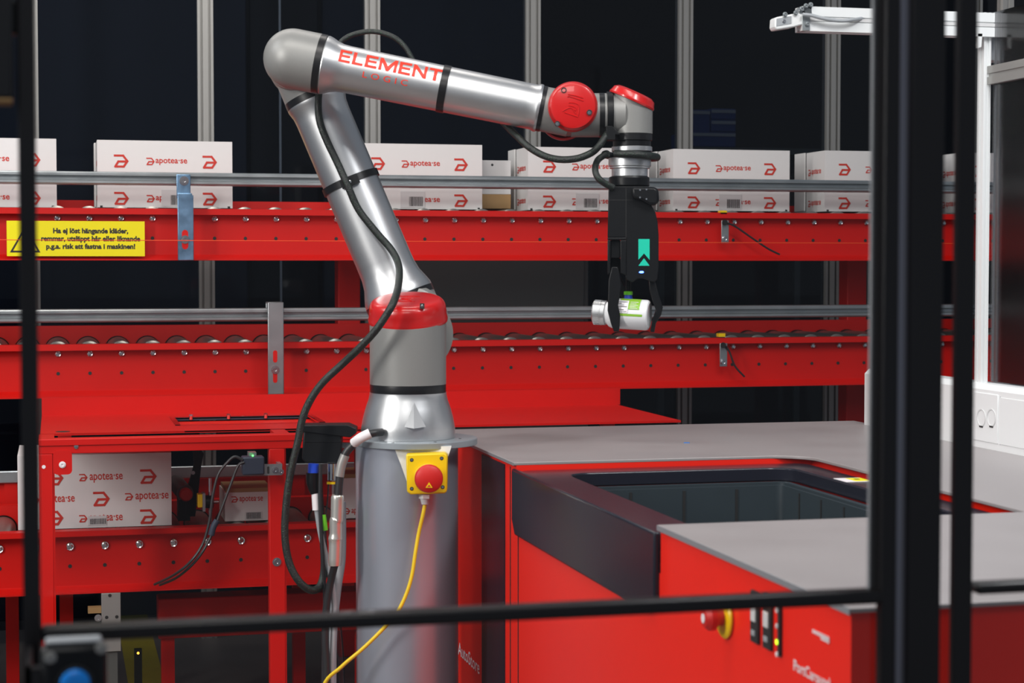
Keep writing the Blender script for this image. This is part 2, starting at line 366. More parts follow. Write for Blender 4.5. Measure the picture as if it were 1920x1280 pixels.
# ================================================================== CONVEYORS
RR, PITCH = .040, .1
def conveyor(label, Y, xb, lipz, lipt, boltz, holez, flz0, flz1, X0, X1, Wd, cap_far, group, upto, bolt_r=.0105, n0=0):
    t = thing('roller_conveyor', ((X0 + X1) / 2, Y + Wd / 2, 0), label, 'conveyor')
    zc = boltz
    # near side rail: C section with lips towards the viewer
    lip = .045; s = MB(); s.m('red')
    prof = [(Y - lip, lipz), (Y + .004, lipz), (Y + .004, flz1), (Y - lip, flz1), (Y - lip, flz0), (Y, flz0), (Y, lipt), (Y - lip + .002, lipt - .0), (Y - lip, lipt)]
    prof = [(Y - lip, lipz), (Y + .004, lipz), (Y + .004, flz1), (Y - lip, flz1), (Y - lip, flz1 + .004), (Y - .003, flz0), (Y, flz0 + .003), (Y, lipz - .004), (Y - lip + .003, lipz - .004), (Y - lip + .003, lipt), (Y - lip, lipt)]
    s.prism(prof, (X0, 0, 0), Yv, Z, X * (X1 - X0)); s.m('ink')
    n = 0; x = xb
    while x > X0 + .05: x -= PITCH
    x += PITCH; xs_ = []
    while x < X1 - .03: xs_.append(x); x += PITCH
    for x in xs_: s.lathe([(0, .0012), (.0058, .0012), (.0058, -.001)], (x, Y, holez), -Yv, 12)
    s.build('side_rail', t)
    yf = Y + Wd
    s = MB(); s.m('red').prism([(yf, flz1), (yf + .004, flz1), (yf + .004, cap_far), (yf + .045, cap_far), (yf + .045, cap_far + .004), (yf, cap_far + .004)], (X0, 0, 0), Yv, Z, X * (X1 - X0)); s.build('side_rail', t)
    r0 = None; b0 = None
    for x in xs_:
        if r0 is None:
            s = MB(); s.m('roller').lathe([(0, .0), (RR - .006, .0), (RR, .004), (RR, Wd - .012), (RR - .006, Wd - .008), (0, Wd - .008)], (x, Y + .006, zc), Yv, 28)
            s.m('ring').lathe([(RR + .003, Wd - .02), (RR + .003, Wd - .007), (0, Wd - .007)], (x, Y + .006, zc), Yv, 28)
            r0 = s.build('roller', t); s = MB()
            s.m('chrome').lathe([(0, .012), (bolt_r * .45, .012), (bolt_r * .45, .007), (bolt_r * .9, .009), (bolt_r, .006), (bolt_r, 0)], (x, Y, zc), -Yv, 6 if bolt_r < .012 else 16)
            b0 = s.build('bolt', t); xf = x
        else:
            for q in (r0, b0):
                c = q.copy(); COL.objects.link(c); c.parent = t; c.location = (x - xf, 0, 0)
    for lx in upto:
        for k in (0, 1):
            yy = yf + .03 + k * .05
            if k: continue
            s = MB(); s.m('red').box((lx - .04, yf + .008, 0), (lx + .04, yf + .088, lipt - .02)); s.build('leg', t, bevel=.004)
    for lx in upto:
        s = MB(); s.m('red').box((lx - .03, Y + .006, flz1 + .002), (lx + .03, yf + .01, flz1 + .03)); s.build('cross_member', t)
    return t, xs_
YC = 6.13
XL0, XR0 = -.75, 3.75
legx = [xat(652, YC + .42), 2.95, -.55]
conv_up, _ = conveyor('upper red roller conveyor carrying the row of white boxes', YC, xat(108, YC), zat(393, YC), zat(404, YC), zat(411, YC), zat(447, YC),
                      zat(479, YC), zat(488, YC), XL0, XR0, .38, zat(373, YC), '', legx)
conv_lo, _ = conveyor('lower empty red roller conveyor with bare rollers, level with the robot base', YC, xat(107, YC), zat(641, YC), zat(652, YC), zat(659, YC), zat(695, YC),
                      zat(728, YC), zat(738, YC), XL0, XR0, .38, zat(617, YC), '', [x + .13 for x in legx])
YL = 5.58
conv_bt, _ = conveyor('bottom red conveyor at knee height holding the big printed box, lower left', YL, xat(131, YL, 1020), zat(983, YL, 400), zat(993, YL, 400), zat(1014, YL, 400), zat(1051, YL, 400),
                      zat(1089, YL, 400), zat(1098, YL, 400), -.75, 1.5, .42, zat(972, YL, 400), '', [-.5, 1.25], bolt_r=.0125)
# far thin rail of lower conveyor
s = MB(); s.m('chrome').cyl((XL0, YC + .40, zat(612, YC + .40)), (XR0, YC + .40, zat(612, YC + .40)), .006, 12)
# guard rails
def guard(y0, y1, Y, name, label, cut=None):
    z0, z1 = zat(y1, Y), zat(y0, Y); h = z1 - z0; l = h * .30
    t = thing(name, ((XL0 + XR0) / 2, Y, z0), label, 'guard rail')
    prof = [(0, h), (-.018, h - .002), (-.022, h - .006), (-.022, h - l), (-.002, h - l - .004), (-.002, l + .004), (-.022, l), (-.022, .006), (-.018, .002), (0, 0), (.004, 0), (.004, h)]
    f = MB(); f.m('zinc').prism(prof, (XL0, Y, z0), Yv, Z, X * (XR0 - XL0)); f.build('rail', t)
    return t
YG = 6.06
g1 = guard(325, 350, YG, 'guard_rail', 'upper galvanised guard rail running in front of the white boxes')
g2 = guard(577, 602, YG, 'guard_rail', 'lower galvanised guard rail running above the bare rollers')
f = MB(); zt_ = zat(612, YC + .40); f.m('chrome').cyl((XL0, YC + .405, zt_), (XR0, YC + .405, zt_), .007, 12)
for x in [XL0 + .3 + .45 * k for k in range(10)]: f.m('zinc').box((x - .006, YC + .4, zt_ - .035), (x + .006, YC + .41, zt_))
tag(f.build('rear_guide_bar', at=(1.5, YC + .4, zt_)), 'thin bright steel guide bar along the far edge of the lower conveyor', 'guide bar')
s.bm.free()
def obround(cx, cy, w_, h, n=6):
    r = w_ / 2; out = []
    for k in range(n + 1): a = math.pi * k / n; out.append((cx + r * math.cos(a), cy + h / 2 - r + r * math.sin(a)))
    for k in range(n + 1): a = math.pi + math.pi * k / n; out.append((cx + r * math.cos(a), cy - h / 2 + r + r * math.sin(a)))
    return out
def bolt(mb, c, r, nrm=-Yv, key='chrome'):
    mb.m(key).lathe([(r * 1.5, 0), (r * 1.5, r * .25), (r, r * .25), (r, r), (r * .5, r), (r * .4, r * .5), (0, r * .5)], c, nrm, 16)
# blue zinc bracket (upper)
Yb = YG - .034
t = thing('rail_bracket', PY(346, 488, Yb), 'blue-tinted zinc bracket holding the upper guard rail beside the yellow sign', 'bracket')
f = MB(); a = PY(331, 372, Yb); b = PY(357, 327, Yb); f.m('bluezinc').box((a.x, Yb - .004, a.z), (b.x, Yb + .001, b.z))
a2 = PY(333, 488, Yb); b2 = PY(362, 366, Yb); f.box((a2.x, Yb - .016, a2.z), (b2.x, Yb - .010, b2.z)); f.box((a2.x, Yb - .016, b2.z - .004), (b.x + .004, Yb + .001, b2.z + .006))
f.build('strap', t, bevel=.002)
f = MB(); c = PY(347, 449, Yb - .0165); f.m('red').prism(obround(0, 0, .020, .062), (c.x, c.y, c.z), X, Z, Yv * .0004); f.build('slot', t)
f = MB(); bolt(f, PY(345, 339, Yb - .004), .010); f.build('bolt', t)
f = MB(); bolt(f, PY(347, 449, Yb - .017), .009); f.build('bolt', t)
# grey bracket (lower)
t = thing('rail_bracket', PY(515, 738, Yb), 'plain grey steel bracket hooked over the lower guard rail beside the robot hose', 'bracket')
f = MB(); a = PY(502, 739, Yb); b = PY(531, 566, Yb); f.m('zinc').box((a.x, Yb - .012, a.z), (b.x, Yb - .006, b.z))
f.box((a.x, Yb - .012, b.z - .005), (b.x, Yb + .05, b.z)); f.box((a.x, Yb + .045, b.z - .05), (b.x, Yb + .05, b.z))
f.build('strap', t, bevel=.004)
for yy in (668, 706):
    f = MB(); c = PY(516, yy, Yb - .0125); f.m('red').prism(obround(0, 0, .014, .040), c, X, Z, Yv * .0004); f.build('slot', t)
f = MB(); bolt(f, PY(516, 693, Yb - .0125), .009); f.build('bolt', t)
# small sensor brackets with cables
for (px, y0, y1, cab, lab) in ((1359, 413, 456, [(1362, 418), (1378, 424), (1410, 446), (1440, 466), (1462, 477)], 'upper'), (1356, 643, 687, [(1360, 648), (1368, 660), (1378, 686), (1396, 706)], 'lower')):
    Ys = YC - .05
    t = thing('sensor_bracket', PY(px, y1, Ys), 'small steel sensor bracket with a black wire on the %s conveyor, right of the gripper' % lab, 'sensor bracket')
    A = PY(px - 7, y1, Ys); B = PY(px + 7, y0, Ys); f = MB(); f.m('zinc').box((A.x, Ys - .004, A.z), (B.x, Ys, B.z)); f.build('plate', t, bevel=.001)
    f = MB(); bolt(f, PY(px, y1 - 8, Ys - .004), .009); f.build('bolt', t)
    f = MB(); f.m('black').cyl(PY(px, y0 + 4, Ys + .002), PY(px, y0 + 4, Ys - .02), .010); f.build('sensor', t)
    f = MB(); f.m('bcable').tube([PY(a_, b_, Ys - .01) for a_, b_ in cab], .0035, 8); f.build('cable', t)
    f = MB(); c = PY(px - 3, y0 - 14, Ys + .01); f.m('yplastic').box((c.x - .012, Ys + .005, c.z - .004), (c.x + .012, Ys + .03, c.z + .008)); f.build('clip', t)
# pull cord and warning sign
f = MB(); f.m('orange').cyl(PY(-120, 449, 5.97), PY(2050, 457.5, 5.97), .0012, 8)
tag(f.build('pull_cord', at=PY(500, 450, 5.97)), 'thin taut orange cord stretched along the front of the upper conveyor', 'cord')
Ysg = YC - .052; A = PY(13, 480, Ysg); B = PY(271, 415, Ysg)
t = thing('warning_sign', ((A.x + B.x) / 2, Ysg, A.z), 'yellow warning sign with black Swedish text on the upper conveyor', 'sign')
f = MB(); f.m('yellow').box((A.x, Ysg - .002, A.z), (B.x, Ysg, B.z)); f.build('plate', t)
f = MB(); ys = Ysg - .0028
for s_, cx, cy, wd, hh in (("Ha ej löst hängande kläder,", 170, 434, 141, 15), ("remmar, utsläppt hår eller liknande", 170, 448.5, 186, 15), ("p.g.a. risk att fastna i maskinen!", 170, 463, 167, 14)):
    L = PY(cx - wd / 2, cy, ys); R_ = PY(cx + wd / 2, cy, ys)
    put_text(f, s_, (L + R_) / 2, X, Z, width=(R_ - L).length, height=(PY(cx, cy - 6.5, ys) - PY(cx, cy + 6.5, ys)).length, bold=.042, center=True, key='ink')
def tri_ring(f, c, r_, wd, y):
    o_ = [(c.x + r_ * math.cos(a), c.z + r_ * math.sin(a)) for a in (math.pi / 2, math.pi * 7 / 6, math.pi * 11 / 6)]
    i_ = [(c.x + (r_ - wd) * math.cos(a), c.z + (r_ - wd) * math.sin(a)) for a in (math.pi / 2, math.pi * 7 / 6, math.pi * 11 / 6)]
    for k in range(3):
        j = (k + 1) % 3; f.flat([(o_[k]), (o_[j]), (i_[j]), (i_[k])], [(0, 1, 2, 3)], lambda v: Vector((v[0], y, v[1])))
f.m('ink'); c = PY(47, 457, ys); tri_ring(f, c, .054, .011, ys)
f.box((c.x - .004, ys - .0003, c.z - .008), (c.x + .004, ys, c.z + .018)); f.box((c.x - .004, ys - .0003, c.z - .018), (c.x + .004, ys, c.z - .012))
f.build('lettering', t)
# ================================================================== BOXES
def box_on(px0, base_y, top_y, Yf, lab, n_=0, wd=.435, dep=.27, label_at=.5, hide=''):
    L = PY(px0, base_y, Yf); zt = PY(px0, top_y, Yf).z; zb = L.z; h = zt - zb
    t = thing('cardboard_box', (L.x + wd / 2, Yf + dep / 2, zb), lab, 'box', 'white printed boxes on the upper conveyor')
    f = MB(); x0, x1 = L.x, L.x + wd
    f.m('white').box((x0, Yf, zb), (x1, Yf + dep, zt))
    e = .0006
    for row, zr in ((0, zb + h * .69), (1, zb + h * .135)):
        for xx in (.175, .83): put_logo(f, (x0 + wd * xx, Yf - e, zr), X, Z, h * .185)
        put_logo(f, (x0 + wd * .39, Yf - e, zr), X, Z, h * .105)
        put_text(f, 'apotea·se', (x0 + wd * .545, Yf - e, zr), X, Z, width=wd * .235, height=h * .105, bold=.018, center=True, key='print')
    # left side print
    for row, zr in ((0, zb + h * .66), (1, zb + h * .14)):
        put_logo(f, (x0 - e, Yf + dep * .80, zr), -Yv, Z, h * .2); put_logo(f, (x0 - e, Yf + dep * .5, zr), -Yv, Z, h * .1)
        put_text(f, 'apotea·se', (x0 - e, Yf + dep * .28, zr), -Yv, Z, width=dep * .32, height=h * .12, bold=.02, center=True, key='print')
    f.m('ink').box((x0 - .0008, Yf + dep * .62, zb + .004), (x0 + .001, Yf + dep * .64, zt))
    f.m('white').box((x0 - .006, Yf + dep * .64, zb + .006), (x0, Yf + dep * .98, zt + .001))
    for xx in (x0 + .012, x1 - .012): f.m('ink').box((xx - .004, Yf - .0005, zb), (xx + .004, Yf + .001, zb + .006))
    f.build('carton', t)
    f = MB(); lx = x0 + wd * label_at; f.m('label').box((lx - .048, Yf - .0018, zb + h * .02), (lx + .036, Yf - .0004, zb + h * .27)); f.m('ink')
    xx = lx - .018
    while xx < lx + .028:
        wv = random.choice((.0009, .0014, .002)); f.box((xx, Yf - .0024, zb + h * .045), (xx + wv, Yf - .0018, zb + h * .19)); xx += wv + random.choice((.0012, .0018))
    f.build('address_label', t)
    return t
Yx = YC + .045
for px0, by, ty, lab, la in ((-158, 387, 256, 'white printed box on the upper conveyor at the left edge, behind the black post', .3),
        (183, 388.5, 262, 'white printed box on the upper conveyor, behind the blue-tinted bracket', .58),
        (667, 391, 268, 'white printed box just right of the robot upper arm', .46),
        (990, 393.5, 275, 'white printed box directly left of the gripper, under the hanging hose', .5),
        (1262, 394.5, 279, 'white printed box directly right of the gripper', .5),
        (1546, 396, 282, 'white printed box at the right, partly behind the thick black post', .5),
        (1802, 398, 286, 'white printed box seen through the white framed pane at the far right', .5)):
    box_on(px0, by, ty, Yx, lab, label_at=la)
t = thing('cardboard_box', PY(928, 392, Yx + .1), 'plain beige box without print between two printed boxes on the upper conveyor', 'box')
A = PY(906, 391, Yx + .12); B = PY(958, 301, Yx + .12); f = MB(); f.m('label').box((A.x - .02, Yx + .12, A.z + .05), (B.x + .0, Yx + .3, B.z))
f.m('brown').box((A.x - .02, Yx + .12, A.z), (B.x + .0, Yx + .3, A.z + .05)); f.m('ink').lathe([(0, .0005), (.005, .0005), (.005, -.001)], PY(923, 309, Yx + .12), -Yv, 12); f.build('carton', t, bevel=.002)
# big box on bottom conveyor
Yq = YL + .05; L = PY(34, 990, Yq); R_ = PY(322, 985, Yq); T = PY(322, 848, Yq)
zb = zat(985, Yq, 322) ; zb = PY(322, 984, Yq).z
t = thing('cardboard_box', ((L.x + R_.x) / 2, Yq + .18, zb), 'large white box with big red print on the bottom conveyor, lower left', 'box')
f = MB(); f.m('white').box((L.x, Yq, zb), (R_.x, Yq + .34, T.z)); e = .0008
def px_logo(f, px, py, hpx, Yy):
    c = PY(px, py, Yy - e); put_logo(f, c, X, Z, (PY(px, py - hpx / 2, Yy).z - PY(px, py + hpx / 2, Yy).z))
def px_text(f, s_, px, py, wpx, Yy, key='print', bold=.012):
    a_ = PY(px - wpx / 2, py, Yy - e); b_ = PY(px + wpx / 2, py, Yy - e); put_text(f, s_, (a_ + b_) / 2, X, Z, width=(b_ - a_).length, height=(b_ - a_).length * .30, bold=bold, center=True, key=key)
for px, py in ((103, 896), (278, 893), (190, 935), (103, 971), (278, 968)): px_logo(f, px, py, 26, Yq)
for px, py in ((199, 895), (109, 937), (285, 931), (199, 972)): px_logo(f, px - 43, py, 13, Yq); px_text(f, 'apotea·se', px - 0, py, 62, Yq)
f.build('carton', t)
f = MB(); A = PY(165, 985, Yq); B = PY(200, 966, Yq); f.m('label').box((A.x, Yq - .0018, A.z), (B.x, Yq - .001, B.z)); f.m('ink'); xx = A.x + .006
while xx < B.x - .004:
    wv = random.choice((.0012, .002)); f.box((xx, Yq - .0026, A.z + .004), (xx + wv, Yq - .0018, B.z - .008)); xx += wv + .0018
f.build('address_label', t)
for (px0, px1, y0, Yy, lab, tx) in ((422, 512, 921, YL + .12, 'small white box on the bottom conveyor, right of the amber sensor', (462, 936)), (640, 700, 895, YL + .10, 'white box on the bottom conveyor beside the steel connector', (672, 958))):
    A = PY(px0, 978, Yy); B = PY(px1, y0, Yy); zb2 = zb - .004
    t = thing('cardboard_box', ((A.x + B.x) / 2, Yy + .1, zb2), lab, 'box'); f = MB(); f.m('white').box((A.x, Yy, zb2), (B.x, Yy + .2, B.z))
    f.m('brown').box((A.x + .004, Yy + .004, B.z), (B.x - .004, Yy + .196, B.z + .012))
    px_logo(f, tx[0] - 22, tx[1], 11, Yy); px_text(f, 'apotea·se', tx[0] + 9, tx[1], 44, Yy); f.build('carton', t)
    f = MB(); c = PY(tx[0] + 12, 965, Yy); f.m('label').box((c.x - .024, Yy - .002, c.z - .014), (c.x + .03, Yy - .0005, c.z + .010)); f.m('ink')
    for k in range(12): f.box((c.x - .019 + k * .0037, Yy - .003, c.z - .011), (c.x - .0172 + k * .0037, Yy - .002, c.z + .008))
    f.build('address_label', t)
# rail behind the bottom conveyor
Yr = YL + .5; t = thing('guard_rail', PY(300, 900, Yr), 'galvanised guard rail behind the large printed box on the bottom conveyor', 'guard rail')
A = PY(-60, 897, Yr, ); B = PY(760, 873, Yr); f = MB(); f.m('zinc').box((A.x, Yr - .01, PY(400, 895, Yr).z), (B.x, Yr, PY(400, 872, Yr).z)); f.build('rail', t, bevel=.004)
for px in (20, 560, 720):
    x = xat(px, Yr, 900); f = MB(); f.m('red').box((x - .02, Yr, .0), (x + .02, Yr + .04, PY(400, 875, Yr).z)); f.build('post', t)
f = MB(); f.m('red').box((A.x, Yr + .012, PY(400, 985, Yr).z), (B.x, Yr + .03, PY(400, 897, Yr).z)); f.build('side_board', t)
# motor and amber sensor
t = thing('drive_drum', PY(345, 950, YL + .2), 'dark grey drive drum with a red end cap beside the large printed box', 'drum')
a = PY(330, 905, YL + .34); b = PY(352, 940, YL + .1); b = PY(347, 925, YL + .16); f = MB(); f.m('greybox').cyl(a, b, .026, 32); f.build('drum', t)
f = MB(); f.m('redbtn').cyl(b, b + (b - a).normalized() * .025, .020, 32, bev=.004); f.build('end_cap', t)
f = MB(); f.m('black').box((b.x - .02, b.y - .0, zb - .004), (b.x + .015, b.y + .08, b.z - .015)); f.build('foot', t)
t = thing('photo_sensor', PY(385, 975, YL + .03), 'amber photo sensor on a steel clamp standing on the bottom conveyor lip', 'sensor'); yy = YL + .04
A = PY(370, 950, yy); B = PY(379, 925, yy); f = MB(); f.m('yplastic').box((A.x, yy - .02, A.z), (B.x, yy + .02, B.z)); f.build('body', t, bevel=.002)
f = MB(); A = PY(379, 957, yy); B = PY(384, 923, yy); f.m('zinc').box((A.x, yy - .022, A.z), (B.x, yy + .022, B.z)); f.build('bracket', t)
f = MB(); A = PY(391, 982, yy); B = PY(397, 896, yy); f.m('chrome').cyl(((A.x + B.x) / 2, yy, A.z), ((A.x + B.x) / 2, yy, B.z), .005, 12); f.build('rod', t)
f = MB(); f.m('black').cyl(PY(384, 940, yy), PY(400, 940, yy), .020, 20); f.m('chrome').cyl(PY(400, 940, yy), PY(410, 940, yy), .006, 12); f.build('knob', t)
t = thing('clamp_arm', PY(372, 960, YL + .2), 'dark hinged clamp arm leaning behind the amber sensor', 'clamp'); yy = YL + .2
f = MB(); q = [(372, 835), (382, 850), (377, 875), (372, 925), (366, 968), (350, 968), (352, 915), (364, 870), (362, 845)]
f.m('black').poly3([PY(a_, b_, yy) for a_, b_ in q], Yv * .02); f.build('arm', t)
f = MB(); bolt(f, PY(362, 886, yy), .004, key='zinc'); f.build('bolt', t)
# ================================================================== RED TABLE AND FRAME
zd = .94
t = thing('red_sheet_deck', (.8, 5.5, zd), 'flat red sheet metal deck with raised back edge behind the robot base', 'deck')
dx0, dx1, dy0, dy1 = -.047, 1.79, 5.19, 5.83
hx0, hx1, hy0, hy1 = PZ(338, 797, zd).x, PZ(596, 790, zd).x, PZ(338, 797, zd).y, PZ(345, 783, zd).y
f = MB(); f.m('red')
for a_, b_ in (((dx0, dy0), (hx0, dy1)), ((hx1, dy0), (dx1, dy1)), ((hx0, dy0), (hx1, hy0)), ((hx0, hy1), (hx1, dy1))):
    f.box((a_[0], a_[1], zd - .004), (b_[0], b_[1], zd))
f.box((dx0, dy0, zd - .006), (dx1, dy0 + .004, zd)); f.m('ink').lathe([(0, .0005), (.02, .0005), (.02, -.002)], PZ(118, 809, zd), Z, 20)
f.build('sheet', t)
f = MB(); f.m('red').box((dx0, dy1 - .004, zd), (xat(1162, dy1, 760), dy1, PY(1162, 728, dy1).z)); f.build('upstand', t)
f = MB(); f.m('acryl').frame([(hx0 - .015, hy0 - .015), (hx1 + .015, hy0 - .015), (hx1 + .015, hy1 + .015), (hx0 - .015, hy1 + .015)], [(hx0, hy0), (hx1, hy0), (hx1, hy1), (hx0, hy1)], zd + .0005, zd + .003); f.build('clear_rim', t)
f = MB(); f.m('navy').box((hx0, hy1, zd - .008), (hx1, hy1 + .006, zd + .0005)); f.build('rear_lip', t)
for k in range(3):
    f = MB(); f.m('chrome').cyl((hx0 + (hx1 - hx0) * (.12 + .28 * k), hy1 - .001, zd - .004), (hx0 + (hx1 - hx0) * (.12 + .28 * k), hy1 - .006, zd + .008), .006, 12); f.build('bolt', t)
f = MB(); f.m('redport').box((hx0 - .02, hy0 - .02, zd - .016), (hx1 + .02, hy1 + .02, zd - .012)); f.build('tray', t)
# legs carrying the deck
for x in (.02, .93, 1.74):
    f = MB(); f.m('red').box((x - .02, 5.76, 0), (x + .02, 5.80, zd - .004)); f.build('leg', t)
Yf = 5.0
t = thing('red_machine_frame', (.5, Yf, 0), 'red welded frame with bolted gussets under the deck, left of the pedestal', 'frame')
def fbeam(x0, x1, y0, y1, name, th=.04, yy=Yf):
    A = PY(x0, y1, yy); B = PY(x1, y0, yy); f = MB(); f.m('red').box((A.x, yy, A.z), (B.x, yy + th, B.z)); return f
zt0, zt1 = zat(851, Yf, 100), zat(823, Yf, 100); xa = xat(74, Yf, 1000); xb_ = xat(100, Yf, 1000); xc = xat(505, Yf, 900); xd = xat(534, Yf, 900)
f = MB(); f.m('red').box((xa, Yf, zt0), (1.02, Yf + .04, zt1)); f.box((xa, Yf - .004, zt1 - .018), (1.02, Yf, zt1)); f.build('top_beam', t, bevel=.002)
for a_, b_ in ((xa, xb_), (xc, xd)):
    f = MB(); f.m('red').box((a_, Yf, 0), (b_, Yf + .04, zt0)); f.build('post', t, bevel=.002)
for x in (xa + .02, xd):
    f = MB(); f.m('red').box((x - .02, Yf + .04, zt0 + .005), (x + .02, Yf + .14, zt1 - .002)); f.m('red').box((x - .02, Yf + .14, 0), (x + .02, Yf + .17, zt1 - .002)); f.build('side_arm', t)
g0 = PY(100, 890, Yf - .004); g1_ = PY(135, 851, Yf - .004)
f = MB(); f.m('red').prism(rrect(g0.x, g0.z, g1_.x, g1_.z + .01, .012), (0, Yf - .004, 0), X, Z, Yv * .004); f.build('gusset', t)
f = MB(); bolt(f, PY(117, 871, Yf - .004), .006, key='letterw'); f.m('letterw').lathe([(0, .001), (.005, .001), (.005, 0)], PY(82, 875, Yf), -Yv, 12)
f.m('chrome').lathe([(0, .004), (.006, .003), (.006, 0)], PY(143, 837, Yf), -Yv, 12); f.build('bolt', t)
f = MB(); bolt(f, PY(519, 1053, Yf), .008); f.build('bolt', t)
# lower panel
Yp = 5.75; A = PY(297, 1193, Yp); B = PY(700, 1106, Yp)
f = MB(); f.m('red').box((A.x, Yp, 0.25), (B.x, Yp + .1, B.z)); tag(f.build('cover_box', at=(A.x, Yp, 0), bevel=.004), 'plain red cover panel under the bottom conveyor, left of the pedestal', 'panel')
f = MB(); f.m('red')
for x in (A.x + .03, B.x - .03): f.box((x - .02, Yp + .02, 0), (x + .02, Yp + .06, .25))
f2 = f.build('foot', bpy.data.objects['cover_box'])
# leg plate under the bottom conveyor
yy = 5.5; A = PY(191, 1222, yy); B = PY(226, 1111, yy)
t = thing('stand_plate', (A.x, yy, 0), 'pale grey drilled support plate under the bottom conveyor, left of the yellow floor stripe', 'support')
f = MB(); f.m('alu').box((A.x, yy, A.z), (B.x, yy + .008, B.z)); f.build('plate', t, bevel=.001)
f = MB(); f.m('greybox').box((A.x + .01, yy + .01, 0), (B.x - .01, yy + .05, A.z + .1)); f.build('leg', t)
for px, py in ((200, 1157), (219, 1156), (206, 1116)):
    f = MB(); f.m('ink').lathe([(0, .001), (.005, .001), (.005, 0)], PY(px, py, yy), -Yv, 12); f.build('hole', t)
f = MB(); A = PY(165, 1150, yy); B = PY(190, 1138, yy); f.m('brown').box((A.x, yy, A.z), (B.x, yy + .03, B.z)); f.build('terminal_block', t)
f = MB(); bolt(f, PY(184, 1158, yy), .007); f.build('bolt', t)
f = MB(); c = PY(259, 1224, 5.9); f.m('ledo').sphere(c, .004, seg=12); f.m('black').box((c.x - .012, c.y + .002, 0), (c.x + .012, c.y + .02, c.z + .012)); tag(f.build('indicator_post', at=(c.x, c.y, 0)), 'low black post with tiny amber light on the floor stripe', 'indicator')
# scanner under the deck
yy = 4.93
t = thing('barcode_scanner', PY(475, 890, yy), 'dark blue scanner with green light hanging under the red frame beam', 'scanner')
f = MB(); A = PY(455, 891, yy); B = PY(496, 856, yy); f.m('navy').box((A.x, yy, A.z), (B.x, yy + .05, B.z)); f.build('body', t, bevel=.004)
f = MB(); f.m('ledg').sphere(PY(474, 854, yy + .01), .003, seg=12); f.build('status_light', t)
f = MB(); A = PY(496, 892, yy); B = PY(530, 870, yy); f.m('zinc').box((A.x, yy + .01, A.z), (B.x, yy + .013, B.z)); f.box((B.x - .01, yy + .01, A.z), (B.x, Yf, B.z)); f.m('ink').prism(obround(0, 0, .006, .02), PY(503, 881, yy + .0095), X, Z, Yv * .0004); f.build('bracket', t)
f = MB(); bolt(f, PY(516, 881, yy + .01), .006); f.build('bolt', t); f = MB(); bolt(f, PY(527, 884, yy + .01), .005); f.build('bolt', t)
f = MB(); f.m('zinc').box((PY(476, 860, yy).x - .01, yy + .03, PY(476, 860, yy).z - .005), (PY(476, 860, yy).x + .01, Yf + .002, PY(476, 850, yy).z)); f.build('hanger', t)
f = MB(); f.m('bcable').tube([PY(455, 862, yy), PY(440, 856, yy), PY(425, 868, yy), PY(409, 890, yy), PY(399, 930, yy), PY(393, 975, yy), PY(380, 1020, yy), PY(355, 1055, yy), PY(325, 1078, yy + .05), PY(290, 1095, yy + .3)], .0038, 8); f.build('cable', t)
f = MB(); f.m('bcable').tube([PY(458, 866, yy), PY(446, 874, yy), PY(432, 910, yy), PY(415, 955, yy), PY(398, 1000, yy), PY(372, 1045, yy), PY(335, 1080, yy + .05), PY(300, 1096, yy + .3)], .0038, 8); f.build('cable', t)
f = MB(); f.m('navy').tube([PY(407, 975, yy - .005), PY(400, 988, yy - .005), PY(396, 1003, yy - .005)], .0085, 12); f.build('ferrite', t)
# ================================================================== PORT (picking table)
XL, XR, ZT = .94, 2.085, .98
YA, YB2, YO0, YO1, XO = 2.09, 4.62, 2.84, 3.81, 1.60
port = thing('picking_port', ((XL + XR) / 2, 3.3, 0), 'large red picking port with grey worktops right of the pedestal', 'machine')
f = MB(); f.m('redport')
f.box((XL + .006, YO1, .0), (XR, YB2 - .01, ZT - .0065)); f.box((XL + .006, YA + .01, 0), (XR, YO0, ZT - .0065)); f.box((XO + .02, YO0, 0), (XR, YO1, ZT - .0065))
f.box((XL + .006, YO0, 0), (XO + .02, YO1, .5)); f.box((XL + .006, YO0, .5), (XL + .04, YO1, .9))
f.build('body', port)
f = MB(); pts = [(XL, YO1), (XO - .08, YO1)] + [(XO - .08 + .08 * math.sin(a), YO1 - .08 + .08 * math.cos(a)) for a in [math.pi / 2 * k / 8 for k in range(1, 9)]] + [(XO, YO0), (XL, YO0), (XL, YA), (XR, YA), (XR, YB2), (XL, YB2)]
f.m('top').prism(pts, (0, 0, ZT - .0065), X, Yv, Z * .0065); wt = f.build('worktop', port, bevel=.0012); wt['label'] = 'grey metal worktop with a rounded opening'
f = MB(); f.m('plate').box((XL - .0012, YA, ZT - .009), (XL, YO0, ZT - .0005)); f.box((XL - .0012, YO1, ZT - .0065), (XL, YB2, ZT - .0005)); f.build('edge_trim', port)
f = MB(); f.m('gloss').frame(rrect(XL + .002, YO0 + .001, XO - .005, YO1 - .012, .03), rrect(1.03, YO0 + .06, XO - .07, YO1 - .09, .05), ZT - .045, ZT - .016)
bz = f.build('bezel', port, bevel=.003); bz['label'] = 'glossy black frame around the opening'
f = MB(); zlo = .828; zs = [(YO1 + .005, ZT - .013), (YO1 + .005, zlo + .03), (YO1 - .02, zlo), (YO0 + .02 + .02, zlo), (YO0 + .006, zlo + .03), (YO0 + .006, ZT - .013)]
f.m('gloss').prism(zs, (XL - .004, 0, 0), Yv, Z, X * .012); sk = f.build('side_panel', port, bevel=.004); sk['label'] = 'glossy black panel let into the red side'
f = MB(); f.m('ink')
for yy_ in (4.1, 3.86, 3.79): f.box((XL + .0045, yy_, 0), (XL + .0062, yy_ + .003, zlo if yy_ < YO1 else ZT - .014))
